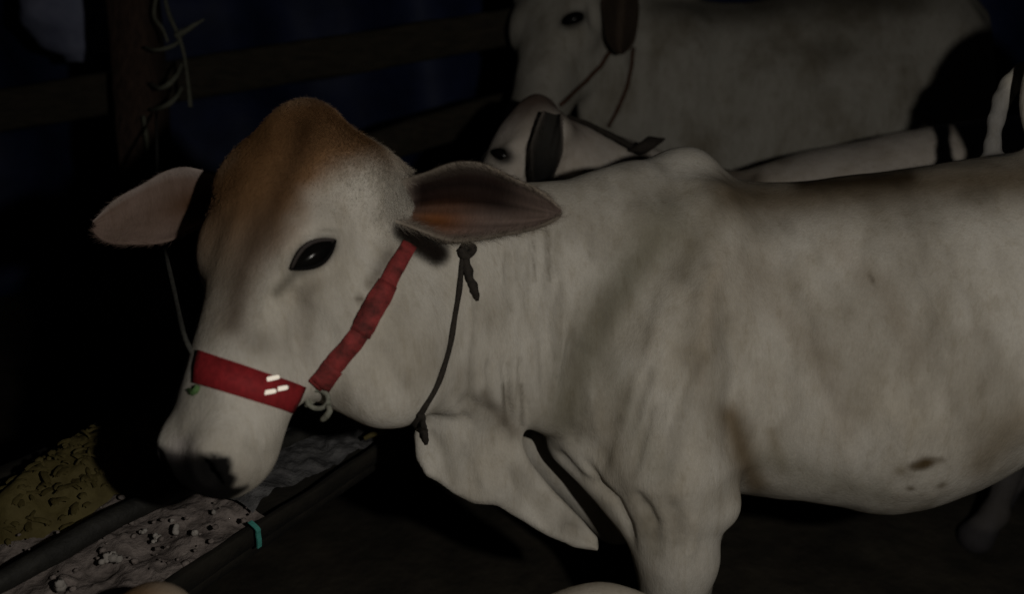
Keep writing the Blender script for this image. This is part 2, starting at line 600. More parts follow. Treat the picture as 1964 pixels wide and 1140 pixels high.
# ------------------------------------------------------------------ ears: cupped leaves
def ear_geo(base, tip, side, width, cup, cupdir, root=0.35, n=26, m=15, skew=0.0, droop=0.0, tipexp=2.2):
    """base/tip in camera coordinates; side = across the ear; cupdir = away from the opening"""
    base, tip, side, cupdir = map(lambda x: np.asarray(x, float), (base, tip, side, cupdir))
    V, UV = [], []
    for i in range(n):
        u = i / (n - 1)
        cup_u = 1.0 + 0.9 * math.exp(-(u / 0.16) ** 2)
        wv = width * ((root + (1 - root) * math.sin(math.pi / 2 * min(1, u / 0.45))) if u < 0.45 else max(0.08, max(0, 1 - ((u - 0.45) / 0.55) ** tipexp) ** 0.72))
        c = base + (tip - base) * u + cupdir * droop * math.sin(math.pi * u)
        for j in range(m):
            v = -1 + 2 * j / (m - 1)
            curl = cup * (1 - 0.55 * u) * cup_u
            off = side * (wv * (v + skew * math.sin(math.pi * u)))
            dep = cupdir * (curl * (1 - v * v) * (0.35 + 0.65 * wv / width))
            off = off * (1 + 0.05 * math.sin(11 * u + 3 * v) * abs(v))
            wob = 0.0025 * math.sin(9 * u + 2 * v) + 0.0015 * math.sin(23 * u * v + 4 * v)
            V.append(c + off + dep + cupdir * wob)
            UV.append((u, v))
    F = []
    for i in range(n - 1):
        for j in range(m - 1):
            F.append((i * m + j, i * m + j + 1, (i + 1) * m + j + 1, (i + 1) * m + j))
    return np.array(V), F, np.array(UV)

def add_ear(parent, geo, colfn, mat, thick=0.006):
    V, F, UV = geo
    o = mesh_obj('ear', c2w(V), F, mat, parent)
    set_coat(o, colfn(UV[:, 0], UV[:, 1]))
    so = o.modifiers.new('skin', 'SOLIDIFY'); so.thickness = thick; so.offset = 0
    sb = o.modifiers.new('soft', 'SUBSURF'); sb.levels = 1; sb.render_levels = 1
    return o

def blend(a, b, f):
    return np.asarray(a)[None] * (1 - f[:, None]) + np.asarray(b)[None] * f[:, None]

def sstep(x, a, b):
    t = np.clip((x - a) / (b - a), 0, 1)
    return t * t * (3 - 2 * t)

def eyeball(parent, c, axes, radii, name='eye'):
    V, F = [], []
    nu, nv = 24, 14
    for i in range(nv + 1):
        th = math.pi * i / nv
        for j in range(nu):
            ph = 2 * math.pi * j / nu
            q = np.array([math.sin(th) * math.cos(ph), math.sin(th) * math.sin(ph), math.cos(th)])
            V.append(c + sum(q[k] * radii[k] * axes[k] for k in range(3)))
    for i in range(nv):
        for j in range(nu):
            j2 = (j + 1) % nu
            F.append((i * nu + j, i * nu + j2, (i + 1) * nu + j2, (i + 1) * nu + j))
    return mesh_obj(name, c2w(np.array(V)), F, M['eye'], parent)

def fur(parent, V, F, cols, count, lenfn, combfn, mat, rad=0.00013, two_sided=False, lie=0.30, keepfn=None):
    """short hair standing out of the skin, combed along combfn"""
    N = normals(V, F)
    fc = V[F].mean(1); fn = N[F].mean(1)
    area = np.linalg.norm(np.cross(V[F[:, 2]] - V[F[:, 0]], V[F[:, 3]] - V[F[:, 1]]), axis=1) * 0.5
    facing = -(fn * fc).sum(1) / np.linalg.norm(fc, axis=1)
    pxf, pyf = proj(fc)
    if two_sided: facing = np.ones(len(F))
    wgt = area * (1 if keepfn is None else keepfn(fc)) * (facing > -0.35) * (pxf > -100) * (pxf < 2080) * (pyf > -100) * (pyf < 1240)
    fi = rng.choice(len(F), count, p=wgt / wgt.sum())
    a, b = rng.random(count)[:, None], rng.random(count)[:, None]
    q = V[F[fi]]
    root = (q[:, 0] * (1 - a) + q[:, 1] * a) * (1 - b) + (q[:, 3] * (1 - a) + q[:, 2] * a) * b
    nr = fn[fi] / np.linalg.norm(fn[fi], axis=1)[:, None]
    cb = combfn(root)
    cb = cb - nr * (cb * nr).sum(1)[:, None]
    cb /= np.linalg.norm(cb, axis=1)[:, None] + 1e-9
    jit = rng.normal(0, 0.22, (count, 3))
    L = (lenfn(root) * rng.uniform(0.6, 1.25, count))[:, None]
    sg = np.where(rng.random(count) < 0.5, 1.0, -1.0)[:, None] if two_sided else 1.0
    d1 = nr * lie * sg + cb * 0.85 + jit
    d2 = nr * lie * 0.35 * sg + cb * 1.0 + jit
    pts = np.stack([root - nr * 0.0008, root + d1 * L * 0.5, root + d1 * L * 0.5 + d2 * L * 0.5], 1)
    org = np.array(parent.matrix_basis.translation)
    W = c2w(pts.reshape(-1, 3)) - org
    hc = bpy.data.hair_curves.new('hair')
    hc.add_curves([3] * count)
    hc.points.foreach_set('position', W.astype(np.float32).ravel())
    hc.points.foreach_set('radius', np.tile(np.array([rad, rad * 0.8, rad * 0.2], np.float32), count))
    at = hc.attributes.new('coat', 'FLOAT_COLOR', 'CURVE')
    c4 = np.ones((count, 4), np.float32)
    c4[:, :3] = cols[F[fi, 0]] * rng.uniform(0.85, 1.2, (count, 1))
    at.data.foreach_set('color', c4.ravel())
    o = bpy.data.objects.new('hair', hc)
    COL.objects.link(o)
    hc.materials.append(mat)
    o.parent = parent
    return o

def finish_cow(name, V, F, mat, cols, label, group=None):
    root = empty(name, Vector((*c2w(V)[:, :2].mean(0), 0)))
    tag(root, label, 'cow', group)
    body = mesh_obj('body', c2w(V), F, mat, root)
    set_coat(body, cols)
    return root, body, BVHTree.FromPolygons(V.tolist(), F.tolist())

def leg(B, top, down_len, r_top, foot_shift=0.0, r_knee=0.042, k=0.03, hind=False, to_ground=None):
    """a leg from a joint (camera coords) straight down to the floor, hoof included"""
    zw = c2w(top)[2]
    def at(hgt, dx=0.0):
        q = np.array(top) + DOWN * (zw - hgt)
        q[0] += dx
        return q
    if not hind:
        kn = 0.34 * min(1, zw / 0.62)
        B.cone(top, at(kn + 0.03), r_top, r_knee, k)
        B.ell(at(kn), (r_knee * 1.12, r_knee * 1.35, r_knee * 1.1), k=0.02)
        B.cone(at(kn - 0.02), at(0.12), r_knee * 0.86, r_knee * 0.62, 0.02)
        B.ell(at(0.105), (r_knee * 0.88,) * 3, k=0.02)
        B.cone(at(0.09), at(0.03, -0.03), r_knee * 0.78, r_knee * 1.1, 0.015)
    else:
        hk = 0.42 * min(1, zw / 0.62)
        B.cone(top, at(hk, 0.07), r_top, r_knee * 1.05, k)
        B.cone(at(hk, 0.07), at(0.12, 0.03), r_knee * 0.95, r_knee * 0.68, 0.02)
        B.ell(at(0.105, 0.03), (r_knee * 0.9,) * 3, k=0.02)
        B.cone(at(0.09, 0.02), at(0.03, -0.01), r_knee * 0.8, r_knee * 1.1, 0.015)

# ================================================================== THE SETTING
def ground_sheet():
    n = 120
    xs = np.sign(np.linspace(-1, 1, n)) * np.abs(np.linspace(-1, 1, n)) ** 3 * 60
    V = []
    for x in xs:
        for y in xs:
            V.append((x, y + 2.5, 0.02 * mnoise.noise(Vector((x * 2.2, y * 2.2, 0))) + 0.008 * mnoise.noise(Vector((x * 9, y * 9, 3))) if abs(x) < 5 and abs(y) < 5 else 0))
    F = [(i * n + j, (i + 1) * n + j, (i + 1) * n + j + 1, i * n + j + 1) for i in range(n - 1) for j in range(n - 1)]
    o = mesh_obj('ground', V, F, M['mud'])
    tag(o, 'dark trodden earth floor of the cattle stall', kind='structure')
ground_sheet()
#@@SETTING

# ================================================================== THE COW IN FRONT
H1 = HeadFrame(P(545, 212, 1.27), 31, 22.0, 1.0)
B = Body()
B.trunk([  # px, top, bottom, depth, half width
    (740, 330, 760, 1.33, 0.080), (800, 335, 785, 1.36, 0.085), (880, 345, 800, 1.40, 0.092), (980, 352, 812, 1.47, 0.100),
    (1080, 345, 850, 1.53, 0.115), (1200, 306, 900, 1.59, 0.150), (1320, 322, 935, 1.63, 0.185), (1430, 350, 948, 1.65, 0.215),
    (1560, 350, 958, 1.64, 0.245), (1700, 326, 976, 1.63, 0.265), (1850, 304, 925, 1.61, 0.265), (1964, 287, 862, 1.59, 0.245),
    (2080, 250, 800, 1.58, 0.225), (2250, 200, 760, 1.57, 0.19), (2400, 300, 690, 1.56, 0.11)], k=0.03, p=2.15)
head_prims(B, H1, slit=False)
B.ell(P(1312, 348, 1.63), (0.056, 0.060, 0.060), k=0.05)                                  # hump
B.ell(P(700, 640, 1.285), (0.105, 0.115, 0.070), k=0.06)                                     # jaw and throat
B.ell(P(745, 745, 1.31), (0.060, 0.045, 0.045), k=0.05)
B.ell(P(1290, 700, 1.50), (0.125, 0.24, 0.09), frame_rot(6), k=0.06)                         # near shoulder
B.ell(P(1350, 520, 1.52), (0.055, 0.14, 0.06), frame_rot(-8), k=0.06)
B.ell(P(1380, 962, 1.50), (0.036, 0.040, 0.042), k=0.022)                                     # elbow
B.cone(P(1282, 900, 1.50), P(1296, 1060, 1.53), 0.094, 0.068, 0.05)
leg(B, P(1297, 1060, 1.53), 0, 0.070, r_knee=0.046)
leg(B, P(1330, 960, 1.76), 0, 0.075, r_knee=0.044)
B.ell(P(2290, 600, 1.47), (0.16, 0.26, 0.10), k=0.06)                                        # haunch
leg(B, P(2310, 800, 1.47), 0, 0.11, r_knee=0.045, hind=True)
leg(B, P(2300, 800, 1.64), 0, 0.10, r_knee=0.045, hind=True)
B.ell(P(2096, 186, 1.50), (0.122, 0.144, 0.06), k=0.03)                                      # raised hip
tl = spline([P(2300, 300, 1.60), P(2150, 180, 1.60), P(2020, 125, 1.60), P(1950, 150, 1.60), P(1915, 215, 1.60), P(1900, 320, 1.61), P(1893, 460, 1.66)], 14)
for i in range(13):                                                                          # tail lifted over the far side of the rump
    B.cone(tl[i], tl[i + 1], 0.019 - 0.0004 * i, 0.019 - 0.0004 * (i + 1), 0.012)
B.cone(P(1112, 850, 1.56), P(1240, 968, 1.53), 0.050, 0.062, 0.04)                          # brisket
B.cone(P(1030, 840, 1.68), P(1180, 985, 1.72), 0.055, 0.060, 0.03)
# dewlap: a hanging fold of skin under the throat
dewlap = [(860, 720), (812, 780), (794, 835), (797, 880), (815, 915), (842, 928), (870, 950), (905, 968), (950, 974), (1000, 1004), (1050, 1034), (1100, 1054),
          (1150, 1060), (1148, 1032), (1110, 990), (1065, 945), (1025, 895), (1000, 855), (975, 805), (985, 740), (930, 700)]
B.sheet(dewlap, lambda px, py: 1.402 + (px - 800) * 0.00030 + 0.007 * np.sin((px * 0.8 + py * 0.55) / 19.0) + 0.005 * np.sin((px - py * 0.9) / 26.0), 0.017, 0.032)
V1, F1 = B.mesh((-0.62, -1.45, 0.95), (1.66, 0.62, 2.35), 0.0058)
V1 = smooth_mesh(V1, F1, 2)
STROKES = [
    ([(1120, 880), (1150, 930), (1182, 962), (1205, 1010), (1215, 1060)], 9, -0.010),
    ([(1060, 860), (1110, 915), (1165, 950)], 10, -0.008),
    ([(1215, 940), (1245, 985), (1260, 1020)], 10, -0.006),
    ([(1385, 480), (1352, 560), (1345, 660), (1335, 740)], 28, 0.017),
    ([(1300, 440), (1240, 560), (1170, 660), (1105, 740)], 42, -0.024),
    ([(1400, 600), (1420, 700), (1405, 800), (1415, 900)], 28, -0.018),
    ([(1455, 470), (1500, 600), (1490, 760)], 40, -0.006), ([(1585, 450), (1640, 620), (1630, 820)], 45, -0.005),
    ([(1740, 440), (1790, 620), (1770, 820)], 50, -0.005),
    ([(965, 680), (972, 760), (985, 820)], 7, -0.006), ([(1000, 690), (1005, 760), (1015, 810)], 7, -0.006), ([(1040, 640), (1045, 720), (1050, 800)], 9, -0.006),
    ([(1020, 420), (1022, 500), (1020, 560)], 5, -0.004), ([(1048, 410), (1052, 470), (1056, 540)], 5, -0.003),
    ([(1090, 700), (1085, 780), (1100, 850)], 10, -0.006), ([(1140, 640), (1130, 740), (1150, 850)], 13, 0.007),
    ([(880, 760), (930, 790), (965, 800)], 14, -0.006), ([(880, 770), (890, 800), (905, 815)], 6, -0.004),
    ([(1080, 1010), (1120, 1025), (1150, 1048)], 7, -0.005),
    ([(545, 545), (578, 600), (570, 690)], 20, -0.008), ([(625, 560), (665, 640), (640, 720)], 28, 0.008), ([(548, 492), (585, 452), (625, 434), (668, 440)], 7, -0.005), ([(560, 545), (610, 528), (655, 498)], 7, -0.004), ([(565, 470), (610, 446), (655, 448)], 9, 0.004), ([(520, 520), (510, 600), (500, 680)], 20, 0.005), ([(470, 840), (500, 870), (530, 880)], 12, -0.004),
    ([(700, 480), (740, 520), (760, 600)], 20, -0.005), ([(720, 650), (750, 720), (790, 770)], 20, -0.006),
]
FOLDS = []
fr = np.random.default_rng(21)
for k in range(34):                               # upright skin folds down the neck
    x0 = 905 + 250 * fr.random(); y0 = 430 + 330 * fr.random(); L_ = fr.uniform(60, 170)
    lean = -0.10 + 0.25 * fr.random() + (x0 - 1000) * 0.0006
    FOLDS.append(([(x0, y0), (x0 - lean * L_ * 0.4 + fr.normal(0, 3), y0 + L_ * 0.5), (x0 - lean * L_, min(y0 + L_, 845))], fr.uniform(3.5, 8), -fr.uniform(0.0015, 0.0045)))
for k in range(16):                               # strands across the shoulder
    x0 = 1130 + 230 * fr.random(); y0 = 560 + 270 * fr.random(); L_ = fr.uniform(70, 180)
    FOLDS.append(([(x0, y0), (x0 - 0.18 * L_, y0 + L_ * 0.5), (x0 - 0.30 * L_, y0 + L_)], fr.uniform(6, 14), fr.choice([-1, 1]) * fr.uniform(0.002, 0.005)))
for k in range(14):                               # loose skin behind the elbow and along the flank
    x0 = 1440 + 460 * fr.random(); y0 = 450 + 350 * fr.random(); L_ = fr.uniform(80, 200)
    FOLDS.append(([(x0, y0), (x0 + 0.25 * L_, y0 + L_ * 0.5), (x0 + 0.38 * L_, y0 + L_)], fr.uniform(9, 20), fr.choice([-1, 1]) * fr.uniform(0.002, 0.005)))
for (x0, y0, x1, y1) in ((830, 830, 870, 930), (880, 820, 935, 950), (930, 830, 1000, 980), (985, 900, 1060, 1010), (1050, 960, 1110, 1035), (1235, 960, 1262, 1060), (1330, 985, 1320, 1080), (1290, 960, 1300, 1040)):
    FOLDS.append(([(x0, y0), ((x0 + x1) / 2 + 6, (y0 + y1) / 2), (x1, y1)], fr.uniform(8, 15), fr.choice([-1, 1]) * fr.uniform(0.003, 0.006)))
V1 = sculpt(V1, F1, STROKES + FOLDS)
V1 = lumps(V1, F1, 0.0045, 7.0)
N1 = normals(V1, F1)
px, py = proj(V1)
vis = np.clip(-(N1 * V1).sum(1) / np.linalg.norm(V1, axis=1) * 4 + 0.6, 0, 1)
loc = (V1 - H1.O) @ H1.R.T                       # head coordinates (along face, out of face, lateral)
C1 = np.tile(np.array([0.57, 0.54, 0.485]), (len(V1), 1))
hd = (loc[:, 1] > -0.30) & (px < 900)
# brown forehead and poll, fading down the bridge of the nose
fore = np.exp(-(((loc[:, 0] - 0.03) / 0.12) ** 2)) * np.exp(-((loc[:, 2] / 0.10) ** 4)) * (px < 800)
C1 = C1 + (np.array([0.26, 0.135, 0.056]) - C1) * (0.8 * np.clip(fore, 0, 1))[:, None]
# front of the face painted duller and browner: brown coat plus light falling off
front = sstep(loc[:, 1], -0.075, -0.02) * sstep(-loc[:, 2], -0.075, 0.01) * sstep(-loc[:, 0], -0.42, -0.20) * (px < 800)
C1 = C1 + (np.array([0.155, 0.115, 0.068]) - C1) * (0.45 * front)[:, None]
brown = poly_sd(px, py, np.array([(380, 360), (470, 230), (600, 180), (660, 200), (730, 262), (690, 320), (615, 350), (570, 420), (535, 490), (505, 560), (470, 660), (370, 660), (360, 450)], float))
bw = sstep(-brown + 22 * fbm(V1 * 16, 3), -34, 34) * vis * (px < 860)
C1 = C1 + (np.array([0.25, 0.128, 0.052]) - C1) * (0.93 * bw * (1 - 0.85 * sstep(py, 360, 590)))[:, None]
C1 = paint_line(C1, px, py, vis, [(585, 240), (560, 330), (505, 430), (465, 520), (445, 620)], 27, (0.050, 0.024, 0.010), 0.66)
C1 = paint_spot(C1, px, py, vis, (720, 290), (60, 30), (0.25, 0.14, 0.06), 0.6, 35)
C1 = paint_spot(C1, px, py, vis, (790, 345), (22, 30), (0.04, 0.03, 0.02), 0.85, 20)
C1 = paint_line(C1, px, py, vis, [(778, 440), (806, 466), (838, 486)], 27, (0.010, 0.007, 0.005), 1.0, 6)  # dark hair under the ear, with the ear's shadow painted in
# eye rim, tear stain, cheek marks
C1 = paint_spot(C1, px, py, vis, (602, 488), (51, 27), (0.006, 0.005, 0.005), 1.0, -32, 6)
C1 = paint_line(C1, px, py, vis, [(570, 520), (545, 545), (530, 560)], 12, (0.10, 0.09, 0.07), 0.7)
C1 = paint_line(C1, px, py, vis, [(595, 550), (580, 620), (590, 680)], 24, (0.20, 0.17, 0.14), 0.45)
C1 = paint_line(C1, px, py, vis, [(745, 490), (725, 525), (712, 545)], 14, (0.16, 0.14, 0.12), 0.7)
C1 = paint_spot(C1, px, py, vis, (690, 574), (9, 8), (0.10, 0.08, 0.06), 0.9)
C1 = paint_spot(C1, px, py, vis, (500, 660), (40, 30), (0.16, 0.14, 0.12), 0.5)
# nose pad, mouth
nose = poly_sd(px, py, np.array([(290, 850), (335, 870), (370, 888), (405, 872), (438, 878), (452, 920), (440, 990), (320, 990), (280, 920)], float))
m = sstep(-nose + 5 * fbm(V1 * 50, 2), -7, 5) * (px < 520)
m = np.maximum(m, sstep(loc[:, 0] + 0.20 * loc[:, 1], 0.488, 0.500) * sstep(loc[:, 1], -0.10, -0.08) * sstep(-np.abs(loc[:, 2]), -0.062, -0.050) * (px < 480))
C1 = C1 + (np.array([0.006, 0.0055, 0.0055]) - C1) * m[:, None]
C1 = paint_spot(C1, px, py, vis, (350, 855), (28, 18), (0.55, 0.50, 0.50), 0.6)
# flank, back and belly marks
C1 = paint_line(C1, px, py, vis, [(1400, 372), (1480, 380), (1560, 372), (1700, 355), (1830, 345), (1964, 340)], 52, (0.13, 0.092, 0.050), 0.85)
C1 = paint_line(C1, px, py, vis, [(1540, 352), (1640, 348), (1740, 340)], 20, (0.05, 0.032, 0.015), 0.9)
C1 = paint_spot(C1, px, py, vis, (1775, 890), (25, 13), (0.095, 0.066, 0.032), 1.0, -12, 5, 0.16)
C1 = paint_spot(C1, px, py, vis, (1728, 905), (14, 10), (0.20, 0.15, 0.08), 0.6)
C1 = paint_spot(C1, px, py, vis, (1746, 938), (9, 5), (0.13, 0.10, 0.06), 0.9)
C1 = paint_spot(C1, px, py, vis, (1806, 932), (12, 6), (0.13, 0.10, 0.06), 0.8, -25)
C1 = paint_spot(C1, px, py, vis, (1672, 536), (4, 11), (0.06, 0.05, 0.04), 0.9, -25)
C1 = paint_line(C1, px, py, vis, [(1400, 800), (1425, 870), (1450, 930)], 28, (0.14, 0.09, 0.035), 0.8)
C1 = paint_line(C1, px, py, vis, [(1480, 830), (1500, 900)], 14, (0.19, 0.14, 0.07), 0.5)
C1 = paint_line(C1, px, py, vis, [(1880, 890), (1964, 800)], 34, (0.22, 0.16, 0.08), 0.5)
C1 = paint_line(C1, px, py, vis, [(1270, 440), (1200, 540), (1140, 640), (1100, 740), (1085, 800)], 50, (0.17, 0.158, 0.115), 0.80)  # shade of the groove between neck and shoulder, painted in
C1 = paint_line(C1, px, py, vis, [(1385, 490), (1362, 570), (1350, 660), (1340, 730)], 18, (0.62, 0.57, 0.50), 0.55)  # highlight along the shoulder ridge, painted lighter
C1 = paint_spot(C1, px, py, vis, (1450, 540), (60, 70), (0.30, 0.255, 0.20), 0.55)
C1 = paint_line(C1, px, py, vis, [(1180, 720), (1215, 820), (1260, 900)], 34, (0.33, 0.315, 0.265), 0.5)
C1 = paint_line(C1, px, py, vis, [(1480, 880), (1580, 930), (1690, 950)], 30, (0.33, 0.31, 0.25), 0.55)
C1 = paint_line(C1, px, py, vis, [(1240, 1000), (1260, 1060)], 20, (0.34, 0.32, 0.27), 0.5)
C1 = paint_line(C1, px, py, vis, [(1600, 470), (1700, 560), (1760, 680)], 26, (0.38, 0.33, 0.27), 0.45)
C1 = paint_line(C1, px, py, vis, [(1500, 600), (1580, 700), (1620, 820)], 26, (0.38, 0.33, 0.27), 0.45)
C1 = paint_line(C1, px, py, vis, [(1330, 470), (1310, 530)], 24, (0.17, 0.15, 0.11), 0.6)
C1 = paint_spot(C1, px, py, vis, (1280, 420), (90, 60), (0.26, 0.24, 0.19), 0.5)
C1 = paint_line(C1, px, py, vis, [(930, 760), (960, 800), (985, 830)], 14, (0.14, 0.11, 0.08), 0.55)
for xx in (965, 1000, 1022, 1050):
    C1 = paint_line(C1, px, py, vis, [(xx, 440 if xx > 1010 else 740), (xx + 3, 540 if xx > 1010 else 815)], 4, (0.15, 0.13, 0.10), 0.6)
for ln_, wd_, ht_ in FOLDS:  # folds painted darker as well: grime plus crease shading the relief lacks
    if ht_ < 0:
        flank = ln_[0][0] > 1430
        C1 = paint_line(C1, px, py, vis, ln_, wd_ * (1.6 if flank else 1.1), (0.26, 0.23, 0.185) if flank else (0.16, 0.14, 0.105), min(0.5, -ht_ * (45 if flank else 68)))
C1 = paint_spot(C1, px, py, (py < 300) * 1.0, (1905, 250), (45, 120), (0.22, 0.215, 0.21), 0.9, 0, 6)
blot = sstep(fbm(V1 * np.array([9.0, 5.0, 7.0]) + 3.3, 4), 0.05, 0.75)
C1 = C1 * (1 - (0.26 * blot)[:, None] * np.array([0.95, 1.0, 1.08]))
blot = sstep(fbm(V1 * np.array([26.0, 9.0, 16.0]) + 8.1, 3), 0.15, 0.9)
C1 = C1 * (1 - (0.18 * blot)[:, None] * np.array([0.95, 1.0, 1.08]))
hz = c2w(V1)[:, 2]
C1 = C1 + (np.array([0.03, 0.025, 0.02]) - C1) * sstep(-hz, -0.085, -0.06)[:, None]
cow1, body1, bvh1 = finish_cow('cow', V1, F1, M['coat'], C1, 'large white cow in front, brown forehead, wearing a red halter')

def comb1(p):
    x, y = proj(p)
    head = sstep(-x, -840, -700)[:, None]
    return H1.a[None] * head + (1 - head) * np.array([[0.35, -0.9, 0.1]])
def len1(p):
    l_ = (p - H1.O) @ H1.R.T
    x_, y_ = proj(p)
    return 0.0034 + 0.010 * np.exp(-((x_ - 768) / 34) ** 2 - ((y_ - 385) / 52) ** 2) + 0.0055 * np.exp(-((l_[:, 0] - 0.0) / 0.06) ** 2) * (np.abs(l_[:, 2]) < 0.2)
def keep1(p):
    x, y = proj(p)
    e = np.hypot((x - 603) / 62, (y - 488) / 42) > 1
    nz = ~((x < 455) & (y > 868))
    l_ = (p - H1.O) @ H1.R.T
    longhair = np.exp(-np.maximum(0, l_[:, 0] - 0.05) ** 2 / 0.06 ** 2) * (x < 840) * (l_[:, 1] > -0.28)
    return (e & nz) * (longhair * (longhair > 0.03))
fur(cow1, V1, F1, C1, 90000, len1, comb1, M['coat'], keepfn=keep1)

def hit(bvh, px, py, lift=0.0, far=False):
    d = Vector(P(px, py, 1.0)).normalized()
    if far:
        loc_, nor, i, dist = bvh.ray_cast(d * 6.0, -d)
    else:
        loc_, nor, i, dist = bvh.ray_cast(Vector((0, 0, 0)), d)
    if loc_ is None:
        loc_, nor, i, dist = bvh.find_nearest(d * 1.4)
    return np.array(loc_ + nor * lift), np.array(nor)

# eyes
ec, en = hit(bvh1, 603, 488)
t_ax = np.array([math.cos(math.radians(33)), math.sin(math.radians(33)), 0.0])
ns_ = np.mean([hit(bvh1, 603 + dx, 488 + dy)[1] for dx in (-60, -45, 0, 45, 60) for dy in (-40, 0, 40)], axis=0)
w_ax = ns_ / np.linalg.norm(ns_)
ec = hit(bvh1, 602, 488)[0]
t_ax = t_ax - w_ax * (t_ax @ w_ax); t_ax /= np.linalg.norm(t_ax)
b_ax = np.cross(w_ax, t_ax)
eyeball(cow1, ec - w_ax * 0.007, (t_ax, b_ax, w_ax), (0.0325, 0.0148, 0.0150))
# lids: two dark rolls of skin round the eye
def lid(parent, c, up, rr, name='eyelid'):
    pts = []
    for t in np.linspace(-1.0, 1.0, 13):
        q = c - w_ax * 0.007 + t_ax * 0.0350 * t + b_ax * up * 0.0152 * max(0.0, 1 - abs(t) ** 1.8) + w_ax * (0.0125 * math.sqrt(max(0, 1 - 0.8 * t * t)))
        pts.append(q)
    v, f = tube(c2w(np.array(pts)), [0.002, rr, rr, 0.002], 8)
    o = mesh_obj(name, v, f, M['coat'], parent)
    set_coat(o, np.tile((0.004, 0.0035, 0.0035) if up > 0 else (0.05, 0.042, 0.04), (len(v), 1)))
lid(cow1, ec, 1, 0.0034); lid(cow1, ec, -1, 0.0028)

# ears
def near_ear_col(u, v):
    C = np.tile(np.array([0.135, 0.100, 0.088]), (len(u), 1))
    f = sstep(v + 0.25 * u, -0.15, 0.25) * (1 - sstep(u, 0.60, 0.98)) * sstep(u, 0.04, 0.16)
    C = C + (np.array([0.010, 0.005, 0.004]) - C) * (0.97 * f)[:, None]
    f = np.exp(-((u - 0.27) / 0.20) ** 2) * np.exp(-((v + 0.42) / 0.42) ** 2)
    C = C + (np.array([0.150, 0.050, 0.012]) - C) * (0.95 * f)[:, None]
    f = sstep(np.abs(v), 0.82, 0.97)
    C = C + (np.array([0.20, 0.17, 0.14]) - C) * f[:, None]
    f = sstep(-u, -0.10, -0.02)
    C = C + (np.array([0.36, 0.32, 0.27]) - C) * f[:, None]
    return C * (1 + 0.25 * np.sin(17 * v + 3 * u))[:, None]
side = np.array([0.16, 0.97, -0.15])
eb = hit(bvh1, 770, 385)[0]
near_ear = ear_geo(eb + np.array([-0.014, 0.0, -0.004]), P(1076, 408, 1.20), side, 0.055, 0.030, (0.1, -0.25, 0.95), root=0.50, skew=0.10, tipexp=1.7)
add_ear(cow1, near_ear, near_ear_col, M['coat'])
def ear_fur(geo, colfn, base, tip, n, rim=0.011, parent=None):
    V, F, UV = geo
    ax = (np.asarray(tip) - np.asarray(base)); ax = ax / np.linalg.norm(ax)
    bv = BVHTree.FromPolygons(V.tolist(), F)
    Fa = np.array(F)
    def ln(p):
        vv = np.array([UV[F[bv.find_nearest(Vector(q))[2]][0]][1] for q in p])
        return 0.004 + rim * sstep(np.abs(vv), 0.72, 0.95)
    fur(parent or cow1, V, Fa, colfn(UV[:, 0], UV[:, 1]) * 1.05, n, ln, lambda p: np.tile(ax, (len(p), 1)) + np.array([0, -0.15, 0]), M['coat'], two_sided=True, lie=0.45)
ear_fur(near_ear, near_ear_col, P(770, 385, 1.22), P(1076, 408, 1.2), 12000, 0.015)
def far_ear_col(u, v):
    C = np.tile(np.array([0.21, 0.150, 0.125]), (len(u), 1))
    f = np.exp(-((u - 0.30) / 0.28) ** 2) * np.exp(-((v - 0.05) / 0.5) ** 2)
    C = C + (np.array([0.085, 0.040, 0.018]) - C) * (0.9 * f)[:, None]
    f = sstep(v, 0.72, 0.95)
    return C + (np.array([0.30, 0.25, 0.23]) - C) * f[:, None]
far_ear = ear_geo(P(430, 378, 1.39), P(176, 432, 1.38), (0.25, 0.96, 0.0), 0.060, 0.030, (0.25, 0.0, 0.95), root=0.6, skew=0.10)
add_ear(cow1, far_ear, far_ear_col, M['coat'])
ear_fur(far_ear, far_ear_col, P(425, 385, 1.39), P(176, 440, 1.38), 9000, 0.006)
#<HALTER>
# ------------------------------------------------------------------ red halter on the front cow
def ribbon(edges, thick=0.0026):
    """edges: list of (left point, right point, normal) in camera coordinates -> closed flat strap"""
    V, F = [], []
    for (a, b, nn) in edges:
        a, b, nn = map(np.asarray, (a, b, nn))
        nn = nn / (np.linalg.norm(nn) + 1e-9)
        mid = (a + b) / 2 + nn * 0.0008
        V += [a, mid, b, b + nn * thick, mid + nn * thick * 1.25, a + nn * thick]
    for i in range(len(edges) - 1):
        for k in range(6):
            k2 = (k + 1) % 6
            F.append((i * 6 + k, i * 6 + k2, (i + 1) * 6 + k2, (i + 1) * 6 + k))
    e = len(edges) - 1
    F.append((0, 1, 4, 5)[::-1]); F.append((1, 2, 3, 4)[::-1])
    F.append((e * 6, e * 6 + 1, e * 6 + 4, e * 6 + 5)); F.append((e * 6 + 1, e * 6 + 2, e * 6 + 3, e * 6 + 4))
    return c2w(np.array(V)), F

halter = empty('halter', PW(590, 750, 1.15))
tag(halter, 'red webbing halter with metal studs on the front cow\'s face', 'halter')

def ring_pts(bvh, c, axn, ref, lift, n=48, rmax=0.105):
    """where a plane through c (normal axn) meets the skin, walking once round"""
    axn = axn / np.linalg.norm(axn)
    u = ref - axn * (ref @ axn); u /= np.linalg.norm(u)
    v = np.cross(axn, u)
    out = []
    for k in range(n):
        a = 2 * math.pi * k / n
        d = math.cos(a) * u + math.sin(a) * v
        p, nr, i, ds = bvh.ray_cast(Vector(c + d * 0.4), Vector(-d), 0.4)
        if p is None:
            out.append((c + d * 0.06, d)); continue
        q = np.array(p) - c
        r_ = min(np.linalg.norm(q), rmax)
        out.append((c + d * (r_ + lift), d))
    return out

